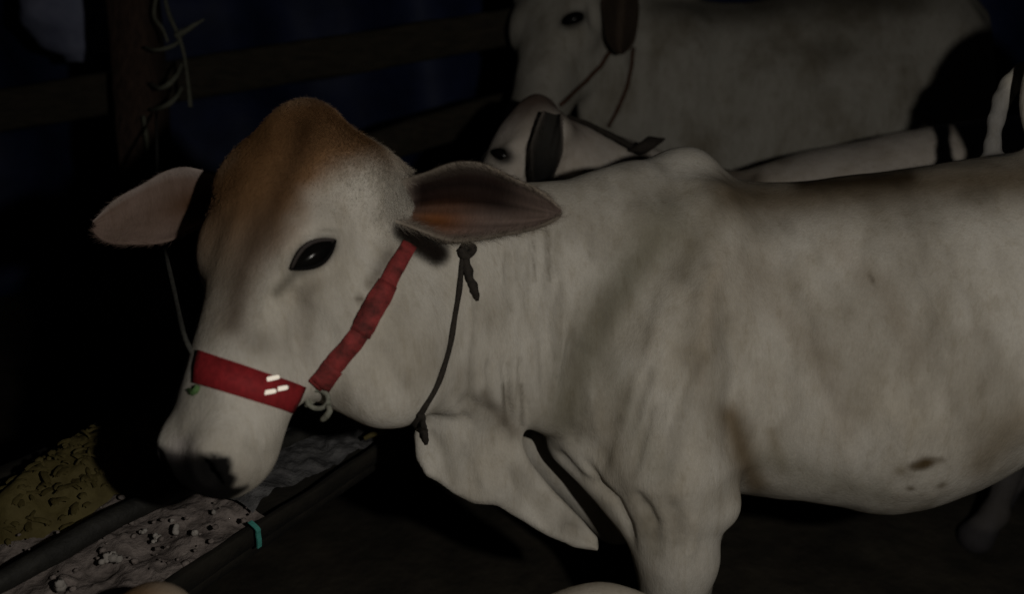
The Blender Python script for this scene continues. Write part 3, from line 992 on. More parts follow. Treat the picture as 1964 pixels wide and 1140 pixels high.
# noseband: from the near cheek over the nose and down the far side
e = []
for t in np.linspace(0, 1, 9):                       # far side
    x, y = 470 - 85 * t, 738 - 26 * t
    a, na = hit(bvh1, x + 5, y - 31, 0.002, True); b, nb_ = hit(bvh1, x - 5, y + 31, 0.002, True)
    e.append((a, b, (na + nb_) / 2))
TL, TR_, BL, BR = (384, 673), (583, 742), (375, 736), (558, 792)
for t in np.linspace(0, 1, 26):                      # near side
    a, na = hit(bvh1, TL[0] + (TR_[0] - TL[0]) * t, TL[1] + (TR_[1] - TL[1]) * t, 0.002)
    b, nb_ = hit(bvh1, BL[0] + (BR[0] - BL[0]) * t, BL[1] + (BR[1] - BL[1]) * t, 0.002)
    e.append((a, b, (na + nb_) / 2))
nose_band = mesh_obj('noseband', *ribbon(e), M['red'], halter)

# cheek strap with its doubled, buckled length
def strap_px(line, widths, n=20, lift=0.002, thick=0.0026):
    L = spline(line, n)
    W = np.interp(np.linspace(0, 1, n), np.linspace(0, 1, len(widths)), widths) + rng.normal(0, 0.8, n)
    tg = np.gradient(L, axis=0); tg /= np.linalg.norm(tg, axis=1)[:, None]
    nr = np.stack([-tg[:, 1], tg[:, 0]], 1)
    e = []
    for i in range(n):
        a = L[i] - nr[i] * W[i] / 2; b = L[i] + nr[i] * W[i] / 2
        pa, na = hit(bvh1, *a, lift); pb, nb2 = hit(bvh1, *b, lift)
        pc, nc = hit(bvh1, *L[i], lift)
        e.append((pa, pb, nc))
    return ribbon(e, thick)
mesh_obj('cheek_strap', *strap_px([(606, 742), (640, 700), (678, 655), (706, 612), (735, 560), (758, 515), (784, 470)], [40, 38, 36, 40, 36, 32, 30], 32), M['red_dirty'], halter)
mesh_obj('strap_keeper', *strap_px([(690, 640), (712, 600), (742, 545)], [42, 44, 40], 12, 0.0035), M['red_dirty'], halter)
mesh_obj('strap_keeper', *strap_px([(612, 738), (640, 702)], [44, 40], 6, 0.0035), M['red_dirty'], halter)
mesh_obj('crown_strap', *strap_px([(812, 330), (803, 312), (795, 298), (780, 282), (765, 272)], [30, 30, 30, 30, 30], 16, 0.003), M['red'], halter)

def bar(a, b, r, seg=8):
    return tube(np.array([c2w(a), c2w(a * 0.67 + b * 0.33), c2w(a * 0.33 + b * 0.67), c2w(b)]), [r * 0.7, r, r, r * 0.7], seg)
for (x0, y0, x1, y1) in ((506, 729, 529, 723), (521, 748, 543, 743), (499, 755, 522, 750)):
    a, _ = hit(bvh1, x0, y0, 0.0065); b, _ = hit(bvh1, x1, y1, 0.0065)
    c_ = (a + b) / 2
    lc = w2c(np.array(lamp.location)) - c_; lc /= np.linalg.norm(lc)
    hv = lc - c_ / np.linalg.norm(c_); hv /= np.linalg.norm(hv)
    ux = (b - a) - hv * ((b - a) @ hv); lx = np.linalg.norm(b - a) * 0.55; ux /= np.linalg.norm(ux)
    uy = np.cross(hv, ux)
    pv_ = []
    for zz, sc_ in ((-0.003, 1.0), (0.0012, 1.0), (0.0022, 0.86)):
        for k in range(16):
            an = 2 * math.pi * k / 16
            cx_, sy_ = math.cos(an), math.sin(an)
            pv_.append(c_ + ux * lx * sc_ * np.sign(cx_) * abs(cx_) ** 0.5 + uy * 0.0034 * sc_ * np.sign(sy_) * abs(sy_) ** 0.5 + hv * zz)
    pf_ = [(i * 16 + k, i * 16 + (k + 1) % 16, i * 16 + 16 + (k + 1) % 16, i * 16 + 16 + k) for i in range(2) for k in range(16)]
    pf_.append(tuple(32 + k for k in range(16))); pf_.append(tuple(range(16))[::-1])
    mesh_obj('stud', c2w(np.array(pv_)), pf_, M['stud'], nose_band, smooth=False)
# ring and pale cord under the jaw joining noseband and cheek strap
rp = []
rc, rn = hit(bvh1, 606, 757, 0.008)
for k in range(21):
    a = 2 * math.pi * k / 20
    rp.append(rc + np.array([math.cos(a) * 0.016, math.sin(a) * 0.013, -0.004 * math.cos(a)]))
mesh_obj('ring', *tube(c2w(np.array(rp)), 0.0035, 8), M['pale_cord'], halter)
cord_line = spline([hit(bvh1, 585, 770, 0.006)[0], hit(bvh1, 606, 778, 0.007)[0], hit(bvh1, 628, 764, 0.007)[0], P(632, 790, 1.21), P(618, 806, 1.22)], 24)
mesh_obj('cord', *tube(c2w(cord_line), 0.0042, 8, 0.15, 0.9), M['pale_cord'], halter)
gr = spline([hit(bvh1, 384, 742, 0.004)[0], P(372, 752, 1.13), P(360, 750, 1.15), P(355, 765, 1.16)], 12)
mesh_obj('tie', *tube(c2w(gr), [0.003, 0.005, 0.004, 0.002], 8, 0.2, 0.9), M['green_cord'], halter)

# ------------------------------------------------------------------ thin dark cord round the neck
nr = empty('neck_rope', PW(880, 490, 1.28))
tag(nr, 'thin dark cord knotted round the front cow\'s neck', 'rope')
line = [(893, 430), (886, 485), (880, 545), (869, 612), (856, 678), (834, 742), (806, 790), (792, 812)]
near_pts = [hit(bvh1, x, y, 0.003)[0] for x, y in spline(line, 40)]
far_pts = [hit(bvh1, x, y, 0.004, True)[0] for x, y in spline([(796, 800), (850, 700), (890, 560), (900, 450), (900, 372)], 20)]
allp = near_pts + far_pts
mesh_obj('loop', *tube(c2w(np.array(allp)), 0.0042, 8, 0.15, 0.9), M['dark_cord'], nr)
kp = [hit(bvh1, x, y, 0.010)[0] for x, y in ((876, 478), (888, 492), (899, 480), (888, 474), (880, 488), (892, 496))]
mesh_obj('knot', *tube(c2w(spline(kp, 30)), 0.0062, 8), M['dark_cord'], nr)
mesh_obj('tail_end', *tube(c2w(spline([hit(bvh1, x, y, 0.006)[0] for x, y in ((888, 490), (894, 525), (903, 552), (916, 577))], 20)), [0.006, 0.0075, 0.006, 0.007, 0.002], 8, 0.2, 1.1), M['dark_cord'], nr)
mesh_obj('tail_end', *tube(c2w(spline([hit(bvh1, x, y, 0.006)[0] for x, y in ((803, 790), (811, 812), (816, 835), (819, 853))], 16)), [0.0055, 0.008, 0.006, 0.002], 8, 0.2, 1.1), M['dark_cord'], nr)
#</HALTER>
#<REST>
# ================================================================== THE COWS BEHIND
GRP = 'cows standing at the feed trough'
cow1['group'] = GRP
def plain_coat(V, F, base, H, brown, px_rng, poll_col=(0.20, 0.10, 0.06), spread=0.12):
    N = normals(V, F)
    px, py = proj(V)
    vis = np.clip(-(N * V).sum(1) / np.linalg.norm(V, axis=1) * 4 + 0.6, 0, 1)
    loc = (V - H.O) @ H.R.T / H.s
    C = np.tile(np.array(base), (len(V), 1))
    f = np.exp(-(((loc[:, 0] - 0.02) / spread) ** 2)) * np.exp(-((loc[:, 2] / 0.12) ** 4)) * np.exp(-((loc[:, 1] + 0.05) / 0.15) ** 2)
    C = C + (np.array(poll_col) - C) * (brown * np.clip(f, 0, 1))[:, None]
    nose = sstep(loc[:, 0], 0.485, 0.51) * (np.abs(loc[:, 2]) < 0.1) * (np.abs(loc[:, 1]) < 0.14)
    C = C + (np.array([0.012, 0.011, 0.011]) - C) * nose[:, None]
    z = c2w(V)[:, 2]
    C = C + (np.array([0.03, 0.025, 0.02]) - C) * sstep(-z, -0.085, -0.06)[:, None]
    return C, px, py, vis

def put_eye(root, bvh, x, y, r, tilt):
    ec, en = hit(bvh, x, y)
    wv = -ec / np.linalg.norm(ec)
    tv = np.array([math.cos(math.radians(tilt)), math.sin(math.radians(tilt)), 0.0])
    tv = tv - wv * (tv @ wv); tv /= np.linalg.norm(tv)
    eyeball(root, ec - wv * r * 0.3, (tv, np.cross(wv, tv), wv), (r, r * 0.58, r * 0.5))

# ---- the smaller cow just behind, mostly hidden
H2 = HeadFrame(P(1010, 190, 2.08), 62, 33, 0.76)
B = Body()
B.trunk([(1030, 215, 470, 2.12, 0.070), (1090, 226, 480, 2.14, 0.075), (1180, 262, 530, 2.18, 0.095), (1290, 300, 620, 2.22, 0.13), (1400, 330, 690, 2.24, 0.165),
         (1500, 302, 715, 2.25, 0.195), (1620, 275, 730, 2.26, 0.21), (1790, 244, 720, 2.27, 0.215), (1930, 225, 680, 2.28, 0.20), (2080, 215, 640, 2.28, 0.18), (2200, 260, 560, 2.28, 0.10)], k=0.03, p=2.2)
head_prims(B, H2)
B.ell(P(1090, 370, 2.12), (0.09, 0.12, 0.06), k=0.06)
B.ell(P(1330, 500, 2.10), (0.10, 0.20, 0.07), k=0.06)
leg(B, P(1340, 640, 2.12), 0, 0.085, r_knee=0.040)
leg(B, P(1350, 640, 2.34), 0, 0.075, r_knee=0.040)
B.ell(P(1960, 520, 2.16), (0.15, 0.20, 0.08), k=0.06)
leg(B, P(1960, 640, 2.18), 0, 0.10, r_knee=0.042, hind=True)
leg(B, P(1990, 640, 2.38), 0, 0.09, r_knee=0.042, hind=True)
V, F = B.mesh((-0.25, -1.45, 1.70), (1.70, 0.62, 2.95), 0.0095)
V = smooth_mesh(V, F, 2)
V = sculpt(V, F, [([(1395, 300), (1415, 330), (1450, 345)], 16, -0.012), ([(1080, 300), (1100, 340)], 18, -0.01)])
V = lumps(V, F, 0.006, 6.0, 4.0)
C, px, py, vis = plain_coat(V, F, (0.56, 0.51, 0.46), H2, 0.95, None, (0.07, 0.028, 0.016), 0.10)
C = paint_spot(C, px, py, vis, (965, 298), (24, 17), (0.012, 0.01, 0.01), 1.0, 20, 4)
C = paint_line(C, px, py, vis, [(1085, 215), (1150, 240), (1235, 292)], 11, (0.05, 0.04, 0.03), 0.7)  # dark line beneath the rope: neck shadow painted into the coat
C = paint_line(C, px, py, vis, [(1370, 300), (1400, 330), (1450, 345)], 16, (0.12, 0.09, 0.06), 0.7)
C = paint_spot(C, px, py, vis, (1500, 310), (22, 9), (0.12, 0.09, 0.06), 0.6)
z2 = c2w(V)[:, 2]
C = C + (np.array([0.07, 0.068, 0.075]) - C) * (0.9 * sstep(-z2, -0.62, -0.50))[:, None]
cow2, body2, bvh2 = finish_cow('cow', V, F, M['coat'], C, 'smaller pale cow half hidden behind the front cow, with a dark drooping ear', GRP)
put_eye(cow2, bvh2, 965, 298, 0.024, -28)
def dark_ear_col(u, v):
    C = np.tile(np.array([0.036, 0.034, 0.031]), (len(u), 1))
    C = C + (np.array([0.008, 0.008, 0.008]) - C) * sstep(u, 0.3, 0.9)[:, None]
    C = C + (np.array([0.20, 0.17, 0.15]) - C) * (sstep(np.abs(v), 0.8, 1.0) * (1 - u) * 0.6)[:, None]
    return C
ear2 = ear_geo(hit(bvh2, 1058, 236)[0] + np.array([0.0, 0.02, -0.03]), P(1036, 366, hit(bvh2, 1050, 260)[0][2] - 0.07), (1, -0.1, 0.1), 0.034, 0.020, (0.2, 0, 0.97), root=0.6, tipexp=2.4)
add_ear(cow2, ear2, dark_ear_col, M['coat'])
ear_fur(ear2, dark_ear_col, P(1058, 236, 2.0), P(1036, 366, 2.0), 6000, 0.012, cow2)

# ---- the tall grey cow at the back
H3 = HeadFrame(P(1072, -108, 2.72), 36, 22, 1.25)
B = Body()
B.trunk([(1110, -60, 240, 2.80, 0.085), (1180, -70, 290, 2.86, 0.105), (1260, -22, 360, 2.92, 0.15), (1340, 4, 420, 2.95, 0.20), (1420, 10, 440, 2.96, 0.235),
         (1520, -4, 450, 2.97, 0.26), (1640, -22, 455, 2.98, 0.27), (1740, -34, 430, 2.98, 0.255), (1810, -34, 390, 2.98, 0.22), (1880, 20, 330, 2.98, 0.10)], k=0.03, p=2.3)
head_prims(B, H3)
B.ell(P(1160, 120, 2.80), (0.10, 0.18, 0.075), k=0.07)
B.ell(P(1290, 190, 2.82), (0.13, 0.28, 0.085), k=0.06)
leg(B, P(1300, 390, 2.84), 0, 0.10, r_knee=0.050)
leg(B, P(1320, 390, 3.10), 0, 0.09, r_knee=0.048)
B.ell(P(1780, 160, 2.86), (0.14, 0.28, 0.10), k=0.06)
leg(B, P(1790, 330, 2.88), 0, 0.12, r_knee=0.05, hind=True)
leg(B, P(1800, 330, 3.12), 0, 0.11, r_knee=0.05, hind=True)
B.ell(P(1270, -25, 2.90), (0.10, 0.09, 0.08), k=0.05)
V, F = B.mesh((-0.30, -1.60, 2.30), (1.75, 1.20, 3.75), 0.0115)
V = smooth_mesh(V, F, 2)
V = sculpt(V, F, [([(1240, 60), (1230, 160), (1250, 260)], 22, -0.014), ([(1390, 60), (1380, 180), (1400, 280)], 30, -0.012), ([(1600, 60), (1580, 180)], 40, -0.01), ([(1480, 120), (1470, 260)], 26, 0.01)])
V = lumps(V, F, 0.009, 5.0, 9.0)
C, px, py, vis = plain_coat(V, F, (0.38, 0.365, 0.325), H3, 0.2, None)
C = paint_spot(C, px, py, vis, (1098, 38), (29, 17), (0.012, 0.01, 0.01), 1.0, -20, 4)
C = paint_line(C, px, py, vis, [(1260, 10), (1400, 20), (1560, 5), (1750, 0)], 34, (0.10, 0.09, 0.07), 0.7)
C = paint_spot(C, px, py, vis, (1600, 90), (60, 40), (0.12, 0.11, 0.085), 0.6)
C = paint_spot(C, px, py, vis, (1040, 130), (60, 90), (0.36, 0.34, 0.30), 0.5)
cow3, body3, bvh3 = finish_cow('cow', V, F, M['coat_grey'], C, 'tall grey cow at the back with its head above the others', GRP)
put_eye(cow3, bvh3, 1098, 37, 0.036, 22)
def brown_ear_col(u, v):
    C = np.tile(np.array([0.040, 0.030, 0.022]), (len(u), 1))
    return C + (np.array([0.075, 0.055, 0.042]) - C) * sstep(np.sin(v * 5 + u * 3), 0.2, 0.9)[:, None]
add_ear(cow3, ear_geo(P(1188, -60, 2.62), P(1192, 104, 2.58), (1, 0.05, 0.1), 0.054, 0.022, (0.2, 0, 0.97), root=0.75, tipexp=3.5), brown_ear_col, M['coat'])

# ---- the calf at the bottom edge, only its poll and hump in the picture
H4 = HeadFrame(P(245, 1136, 1.12), 62, 38, 0.92)
B = Body()
B.trunk([(330, 1190, 1420, 1.14, 0.060), (460, 1215, 1500, 1.17, 0.065), (640, 1230, 1560, 1.19, 0.075), (860, 1205, 1600, 1.21, 0.10), (1040, 1165, 1640, 1.22, 0.125), (1240, 1168, 1660, 1.22, 0.15),
         (1480, 1170, 1670, 1.20, 0.165), (1740, 1185, 1640, 1.16, 0.155), (1960, 1200, 1600, 1.12, 0.13), (2100, 1260, 1520, 1.10, 0.07)], k=0.03, p=2.2)
head_prims(B, H4)
B.ell(P(1158, 1185, 1.22), (0.062, 0.040, 0.055), k=0.05)
leg(B, P(1080, 1560, 1.14), 0, 0.06, r_knee=0.036)
leg(B, P(1090, 1560, 1.28), 0, 0.06, r_knee=0.036)
leg(B, P(1880, 1520, 1.06), 0, 0.08, r_knee=0.038, hind=True)
leg(B, P(1890, 1520, 1.20), 0, 0.08, r_knee=0.038, hind=True)
V, F = B.mesh((-0.85, -1.75, 0.70), (0.95, -0.20, 1.90), 0.009)
V = smooth_mesh(V, F, 2)
V = lumps(V, F, 0.004, 7.0, 2.0)
C, px, py, vis = plain_coat(V, F, (0.45, 0.41, 0.35), H4, 0.6, None, (0.22, 0.13, 0.06), 0.10)
C = paint_spot(C, px, py, np.ones(len(px)), (240, 1150), (75, 60), (0.20, 0.11, 0.045), 0.9)
cow4, body4, bvh4 = finish_cow('calf', V, F, M['coat'], C, 'brown and white calf whose head top and hump show at the bottom edge')
cow4['category'] = 'calf'

# ------------------------------------------------------------------ ropes on the cows behind
r3 = empty('halter_rope', PW(1165, 100, 2.6))
tag(r3, 'thin brown rope hanging from the tall grey cow\'s head', 'rope')
def on3(pts, lift=0.006, n=24, bv=None):
    return c2w(np.array([hit(bv or bvh3, x, y, lift)[0] for x, y in spline(pts, n)]))
mesh_obj('cheek_length', *tube(on3([(1172, 92), (1150, 125), (1118, 158), (1072, 202)]), 0.0065, 8, 0.15, 0.9), M['brown_cord'], r3)
mesh_obj('throat_length', *tube(on3([(1212, 92), (1206, 140), (1194, 185), (1166, 242)]), 0.0060, 8, 0.15, 0.9), M['brown_cord'], r3)
r2 = empty('rope_and_shade', PW(1235, 290, 2.1))
tag(r2, 'dark rope with a thick black knot lying along the smaller cow\'s neck', 'rope')
lp = spline([P(1088, 222, 2.10), P(1130, 238, 2.09), P(1180, 264, 2.09), P(1232, 292, 2.09)], 24)
mesh_obj('length', *tube(c2w(lp), [0.004, 0.005, 0.007, 0.008], 8, 0.15, 0.9), M['dark_cord'], r2)
kn = spline([P(1208, 288, 2.08), P(1228, 284, 2.075), P(1250, 274, 2.08), P(1275, 266, 2.09)], 16)
mesh_obj('knot', *tube(c2w(kn), [0.003, 0.015, 0.016, 0.002], 10, 0.12, 0.7), M['dark_cord'], r2)  # thick black end stands in for a diamond of shadow

# ================================================================== FEED TROUGH
RIM = 0.60
A0 = np.array(G(340, 1110, RIM)); B0 = np.array(G(790, 810, RIM))
td = (B0 - A0)[:2]; td /= np.linalg.norm(td)
tn = np.array([-td[1], td[0]])                     # across the trough, away from the cows
if tn[0] > 0: tn = -tn
def TR(s_, a_, z):
    """point at s metres along the near rim from A0, a metres across, height z"""
    return np.array([A0[0] + td[0] * s_ + tn[0] * a_, A0[1] + td[1] * s_ + tn[1] * a_, z])
S0, S1, TW = -0.7, 2.3, 0.45
trough = empty('feed_trough', TR(0.5, TW / 2, 0))
tag(trough, 'long muddy feed trough running past the cows\' heads', 'trough')
def slab(s0, s1, a0, a1, z0, z1, n=60, rough=0.006):
    """rounded long block with a worn, uneven surface"""
    V, F = [], []
    r = min(a1 - a0, z1 - z0) * 0.18
    sec = [(a0, z0), (a0, z1 - r), (a0 + r * 0.3, z1 - r * 0.3), (a0 + r, z1), ((a0 + a1) / 2, z1), (a1 - r, z1), (a1 - r * 0.3, z1 - r * 0.3), (a1, z1 - r), (a1, z0)]
    m = len(sec)
    for i in range(n):
        s_ = s0 + (s1 - s0) * i / (n - 1)
        for (a, z) in sec:
            j = fbm(np.array([[s_ * 6, a * 6 + 9, z * 6]]), 3)[0] * rough
            V.append(TR(s_, a + j, z + (j if z > z0 else 0)))
    for i in range(n - 1):
        for k in range(m):
            k2 = (k + 1) % m
            F.append((i * m + k, i * m + k2, (i + 1) * m + k2, (i + 1) * m + k))
    F.append(tuple(range(m))[::-1]); F.append(tuple((n - 1) * m + k for k in range(m)))
    return np.array(V), F
mesh_obj('near_wall', *slab(S0, S1, 0.0, 0.014, RIM - 0.035, RIM - 0.004, 140, 0.005), M['trough'], trough)
mesh_obj('far_wall', *slab(S0, S1, TW, TW + 0.05, RIM - 0.09, RIM + 0.02, 60, 0.008), M['trough'], trough)
mesh_obj('bottom', *slab(S0, S1, 0.016, TW, RIM - 0.065, RIM - 0.04, 20, 0.002), M['trough'], trough)
for s_ in (S0 + 0.15, S1 - 0.2):
    for a_ in (TW - 0.06,):
        mesh_obj('leg', *slab(s_, s_ + 0.08, a_ - 0.04, a_ + 0.04, 0.0, RIM - 0.086, 6, 0.004), M['wood_dark'], trough)
# wooden pole lying lengthwise across the feed
pole = spline([np.array(G(-60, 1150, RIM + 0.02)), np.array(G(120, 1052, RIM + 0.025)), np.array(G(280, 968, RIM + 0.03)), np.array(G(450, 892, RIM + 0.02)), np.array(G(600, 822, RIM + 0.01))], 40)
pv, pf = tube(pole, [0.015, 0.019, 0.016, 0.020, 0.016], 16)
pv = pv + (fbm(pv * 14, 3) * 0.004)[:, None]
tag(mesh_obj('feed_pole', pv, pf, M['wood_dark']), 'dark wet wooden pole lying lengthwise in the feed trough', 'pole')

def feed_bed(name, s0, s1, a0, a1, hfun, mat, n=110, m=44):
    V, F = [], []
    for i in range(n):
        for j in range(m):
            s_ = s0 + (s1 - s0) * i / (n - 1); a = a0 + (a1 - a0) * j / (m - 1)
            V.append(TR(s_, a, hfun(s_, a)))
    V = np.array(V)
    V[:, 2] += fbm(V * 16, 3) * 0.012 + np.maximum(0, fbm(V * 40 + 7, 3)) * 0.007
    F = [(i * m + j, i * m + j + 1, (i + 1) * m + j + 1, (i + 1) * m + j) for i in range(n - 1) for j in range(m - 1)]
    return mesh_obj(name, V, F, mat)
M['feed'] = simple_mat('pale_pulp_feed', (0.10, 0.082, 0.074), (0.30, 0.255, 0.235), 26, 0.9, 1.0, dist=0.012)
M['crumb'] = simple_mat('white_feed_crumbs', (0.26, 0.24, 0.22), (0.42, 0.39, 0.36), 30, 0.85, 0.5)
M['husk'] = simple_mat('yellow_husks', (0.065, 0.050, 0.014), (0.125, 0.102, 0.036), 22, 0.8, 0.6)
M['grey_feed'] = simple_mat('grey_chopped_feed', (0.055, 0.055, 0.058), (0.15, 0.148, 0.15), 30, 0.9, 1.0, dist=0.012)
def near_h(s_, a):
    return RIM - 0.012 + 0.012 * math.sin(s_ * 5) + 0.05 * min(a, 0.25)
bed = feed_bed('pulp_feed', S0 + 0.02, 0.19, 0.012, TW - 0.02, near_h, M['feed'], 300, 140)
tag(bed, 'pinkish grey mash feed filling the near end of the trough', 'feed', kind='stuff')
bed2 = feed_bed('chopped_feed', 0.17, S1 - 0.05, 0.02, TW - 0.02, lambda s_, a: RIM + 0.004 + 0.10 * a + 0.015 * math.sin(s_ * 9), M['grey_feed'], 400, 90)
tag(bed2, 'dark grey chopped feed in the trough behind the muzzle', 'feed', kind='stuff')
# crumbs and clods lying on the mash
def blob(c, r, seedv, sq=0.7):
    V, F = [], []
    nu, nv = 7, 4
    for i in range(nv + 1):
        th = math.pi * i / nv
        for j in range(nu):
            ph = 2 * math.pi * j / nu
            q = np.array([math.sin(th) * math.cos(ph), math.sin(th) * math.sin(ph), sq * math.cos(th)])
            V.append(c + q * r * (0.8 + 0.4 * rng.random()))
    for i in range(nv):
        for j in range(nu):
            j2 = (j + 1) % nu
            F.append((i * nu + j, i * nu + j2, (i + 1) * nu + j2, (i + 1) * nu + j))
    return np.array(V), F
pieces, white = [], []
for k in range(160):
    s_ = rng.uniform(S0 + 0.2, 0.20); a = 0.015 + rng.random() ** 1.3 * 0.34
    c = TR(s_, a, near_h(s_, a) + rng.uniform(0.004, 0.022))
    pieces.append(blob(c, 0.0018 + 0.005 * rng.random() ** 2.5, k))
tag(mesh_obj('mash_clods', *join_geo(pieces), M['feed']), 'loose lumps of mash scattered over the feed in the trough', 'feed', kind='stuff')
for (x, y, r) in ((202, 1075, 0.014), (218, 1070, 0.019), (120, 1122, 0.020), (338, 1016, 0.014), (300, 1030, 0.011), (296, 1036, 0.009), (245, 974, 0.010), (373, 1022, 0.012), (275, 1022, 0.009), (205, 1018, 0.010), (330, 1000, 0.009), (410, 985, 0.010)):
    pieces = []
    c = np.array(G(x, y, RIM + 0.012)); r *= 0.5
    for q in range(4):
        pieces.append(blob(c + rng.normal(0, r * 0.4, 3), r * rng.uniform(0.5, 0.95), q, 0.9))
    white.append(join_geo(pieces))
tag(mesh_obj('feed_crumbs', *join_geo(white), M['crumb']), 'white crumbs of feed scattered on the mash', 'feed', kind='stuff')
# heap of yellow husks beyond the pole
hv = []
hc = np.array(G(205, 892, RIM + 0.05)); hc[:2] += tn * 0.035
core, cf = feed_bed, None
HV, HF = [], []
for i in range(40):
    for j in range(40):
        u, v_ = (i / 39 - 0.5) * 2, (j / 39 - 0.5) * 2
        p2 = hc[:2] + td * u * 0.20 + tn * v_ * 0.085
        z = RIM - 0.02 + 0.11 * max(0, 1 - (u * u + v_ * v_)) ** 0.6
        HV.append((p2[0], p2[1], z))
HV = np.array(HV); HV[:, 2] += fbm(HV * 16, 3) * 0.022
HF = [(i * 40 + j, i * 40 + j + 1, (i + 1) * 40 + j + 1, (i + 1) * 40 + j) for i in range(39) for j in range(39)]
leaves = [(HV, HF)]
for k in range(420):
    u, v_ = rng.uniform(-1, 1), rng.uniform(-1, 1)
    if u * u + v_ * v_ > 1: continue
    p2 = hc[:2] + td * u * 0.205 + tn * v_ * 0.09
    z = RIM - 0.015 + 0.11 * max(0, 1 - (u * u + v_ * v_)) ** 0.6 + rng.uniform(-0.012, 0.006)
    L = rng.uniform(0.012, 0.04); wd = rng.uniform(0.005, 0.014)
    ang = rng.uniform(0, 2 * math.pi); e = np.array([math.cos(ang), math.sin(ang), rng.uniform(-0.15, 0.15)])
    s2 = np.cross(e, [0, 0, 1]); s2 /= np.linalg.norm(s2)
    s2 = s2 + np.array([0, 0, rng.uniform(-0.2, 0.2)])
    c = np.array([p2[0], p2[1], z]); vv = []
    for t in (-0.5, -0.2, 0.2, 0.5):
        ww = wd * (1 - 1.5 * t * t)
        cc = c + e * L * t + np.array([0, 0, 0.018 * (0.25 - t * t)])
        vv += [cc - s2 * ww / 2, cc + np.array([0, 0, 0.003]), cc + s2 * ww / 2]
    ff = [(i * 3 + q, i * 3 + q + 1, i * 3 + q + 4, i * 3 + q + 3) for i in range(3) for q in range(2)]
    leaves.append((np.array(vv), ff))
tag(mesh_obj('yellow_husks', *join_geo(leaves), M['husk']), 'heap of yellow straw and husks beyond the pole in the trough', 'straw', kind='stuff')
# straw stem on the rim and a teal tie hanging over it
st = spline([np.array(G(698, 842, RIM + 0.02)), np.array(G(735, 824, RIM + 0.024)), np.array(G(772, 810, RIM + 0.03)), np.array(G(812, 800, RIM + 0.03))], 12)
tag(mesh_obj('straw_stem', *tube(st, [0.004, 0.008, 0.007, 0.003], 8), M['husk']), 'pale yellow stem lying on the trough rim under the cow\'s jaw', 'straw')
tt = np.array(G(452, 990, RIM + 0.012)); t3 = np.array(G(485, 1000, RIM - 0.03))
edge = TR(np.dot((tt - A0)[:2], td), -0.012, RIM + 0.004)
tv, tf = [], []
bl = [TR(np.dot((tt - A0)[:2], td), 0.004, RIM + 0.012), edge, edge + np.array([0, 0, -0.01]), edge + np.array([0.001, -0.002, -0.022]), edge + np.array([0.0, -0.002, -0.034])]
bl = spline(bl, 12)
sd = np.array([td[0], td[1], 0]) * 0.0042
for p_ in bl:
    tv += [p_ - sd, p_ + sd, p_ + sd + np.array([tn[0], tn[1], 0]) * -0.003 , p_ - sd + np.array([tn[0], tn[1], 0]) * -0.003]
for i in range(len(bl) - 1):
    for k in range(4):
        k2 = (k + 1) % 4
        tf.append((i * 4 + k, i * 4 + k2, i * 4 + 4 + k2, i * 4 + 4 + k))
tf.append((0, 1, 2, 3)[::-1]); q = (len(bl) - 1) * 4; tf.append((q, q + 1, q + 2, q + 3))
tag(mesh_obj('plastic_tie', np.array(tv), tf, M['teal'], smooth=False), 'small teal plastic strip hanging over the trough rim below the muzzle', 'strip')

# ================================================================== STALL: POST, RAILS, TARPAULIN
def beam(a, b, wdt, hgt, mat, name, parent=None, n=30, rough=0.006, up=(0, 0, 1)):
    a, b = np.array(a, float), np.array(b, float)
    ax = (b - a) / np.linalg.norm(b - a)
    s_ = np.cross(ax, up); s_ /= np.linalg.norm(s_)
    u_ = np.cross(s_, ax)
    V, F = [], []
    c = 0.82
    sec = [(-1, -c), (-1, c), (-c, 1), (c, 1), (1, c), (1, -c), (c, -1), (-c, -1)]
    for i in range(n):
        p0 = a + (b - a) * i / (n - 1)
        for (x, y) in sec:
            q = p0 + s_ * x * wdt / 2 + u_ * y * hgt / 2
            V.append(q + (s_ * x + u_ * y) * fbm(q[None] * 7, 3)[0] * rough)
    m = 8
    for i in range(n - 1):
        for k in range(m):
            k2 = (k + 1) % m
            F.append((i * m + k, i * m + k2, (i + 1) * m + k2, (i + 1) * m + k))
    F.append(tuple(range(m))[::-1]); F.append(tuple((n - 1) * m + k for k in range(m)))
    return mesh_obj(name, V, F, mat, parent)
pt_, pb_ = PW(246, -120, 2.55), PW(282, 330, 2.55)
dirp = (pb_ - pt_); foot = pt_ + dirp * (pt_.z / (pt_.z - pb_.z)); topp = pt_ - dirp * 0.8
tag(beam(foot, topp, 0.115, 0.12, M['wood'], 'post', n=50, up=(0, 1, 0)), 'reddish brown wooden post with twine tied round it', 'post')
tag(beam(PW(-420, 278, 2.50), PW(1010, 46, 2.86), 0.05, 0.115, M['wood_rail'], 'rail', n=50), 'upper wooden rail tied across the post in front of the tarpaulin', 'rail', 'rails of the stall fence')
tag(beam(PW(300, 420, 2.62), PW(1010, 190, 2.92), 0.05, 0.10, M['wood_rail'], 'rail', n=40), 'lower wooden rail seen between the cows\' heads', 'rail', 'rails of the stall fence')
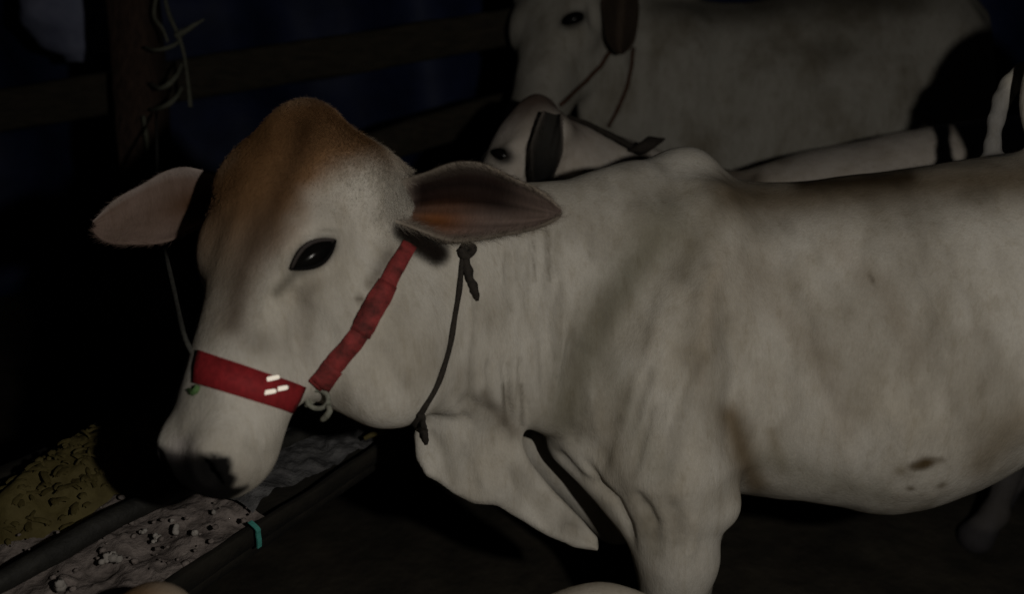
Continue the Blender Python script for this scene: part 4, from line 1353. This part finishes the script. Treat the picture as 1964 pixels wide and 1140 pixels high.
# tarpaulin
TV = []
nx, nz = 120, 50
for i in range(nx):
    for j in range(nz):
        x = -4.5 + 9.5 * i / (nx - 1); z = 3.4 * j / (nz - 1)
        y = 3.95 + 0.06 * math.sin(x * 5 + 0.6 * z) + 0.05 * math.sin(x * 11 + z * 2) + 0.03 * math.sin(z * 6 + x * 2)
        TV.append((x, y, z))
TV = np.array(TV); TV[:, 1] += fbm(TV * 3, 3) * 0.05
TF = [(i * nz + j, (i + 1) * nz + j, (i + 1) * nz + j + 1, i * nz + j + 1) for i in range(nx - 1) for j in range(nz - 1)]
tarp = mesh_obj('tarpaulin', TV, TF, M['tarp'])
sm = tarp.modifiers.new('sheet', 'SOLIDIFY'); sm.thickness = 0.004
tag(tarp, 'dark blue tarpaulin hung as the back wall of the stall', 'tarpaulin')
# pale sack hung beyond the rail
SV, SF = [], []
c0 = PW(140, 30, 3.15)
nu, nv = 26, 18
for i in range(nv + 1):
    t = i / nv
    z = 0.20 - 0.36 * t
    r = 0.150 * (0.55 + 0.6 * math.sin(math.pi * min(1, 0.15 + 0.8 * t))) * (1 if t < 0.93 else 0.55)
    for j in range(nu):
        a = 2 * math.pi * j / nu
        SV.append((c0.x + r * math.cos(a) * (1 + 0.05 * math.sin(3 * a + 4 * t)), c0.y + 0.6 * r * math.sin(a), c0.z + z))
for i in range(nv):
    for j in range(nu):
        j2 = (j + 1) % nu
        SF.append((i * nu + j, i * nu + j2, (i + 1) * nu + j2, (i + 1) * nu + j))
SF.append(tuple(range(nu))[::-1]); SF.append(tuple(nv * nu + j for j in range(nu)))
SV = np.array(SV); SV = SV + (fbm(SV * 9, 3) * 0.012)[:, None]
sack = mesh_obj('hanging_sack', SV, SF, M['bag'])
tag(sack, 'pale bluish sack hanging behind the rail at the top left', 'sack')

# twine round the post and rail joint
tw = empty('twine', PW(320, 120, 2.42))
tag(tw, 'frayed grey twine wound round the post and upper rail', 'twine')
def strand(pts, r, n=20):
    mesh_obj('strand', *tube(c2w(spline([P(*q) for q in pts], n)), r, 7, 0.15, 0.9), M['twine'], tw)
strand([(300, -10, 2.44), (296, 30, 2.43), (312, 55, 2.42), (322, 80, 2.42)], [0.004, 0.005, 0.004])
strand([(315, -10, 2.43), (325, 30, 2.42), (340, 62, 2.41), (352, 100, 2.41), (360, 150, 2.41), (365, 205, 2.41)], [0.004, 0.006, 0.005, 0.004, 0.006])
strand([(338, 68, 2.41), (356, 58, 2.40), (375, 46, 2.40), (392, 36, 2.40)], [0.010, 0.008, 0.005, 0.002])
strand([(278, 90, 2.44), (300, 95, 2.40), (330, 88, 2.40), (348, 74, 2.42)], [0.004, 0.006, 0.004])
strand([(290, 160, 2.44), (310, 168, 2.38), (335, 150, 2.38), (350, 120, 2.42)], [0.005, 0.007, 0.004])
strand([(290, 210, 2.44), (312, 205, 2.38), (335, 190, 2.38), (350, 165, 2.42)], [0.005, 0.007, 0.004])
strand([(275, 222, 2.46), (280, 255, 2.46), (284, 290, 2.46), (290, 315, 2.47)], [0.005, 0.006, 0.004])

# lead rope from the rail to the far side of the noseband
lr = spline([P(300, 215, 2.40), P(302, 330, 1.85), P(312, 440, 1.56), P(321, 500, 1.40), P(341, 590, 1.27), P(352, 640, 1.19), P(376, 690, 1.17), P(392, 706, 1.165)], 40)
tag(mesh_obj('tether_rope', *tube(c2w(lr), 0.0034, 8, 0.15, 0.9), M['tether']), 'grey tether rope from the rail to the front cow\'s noseband', 'rope')
#</REST>
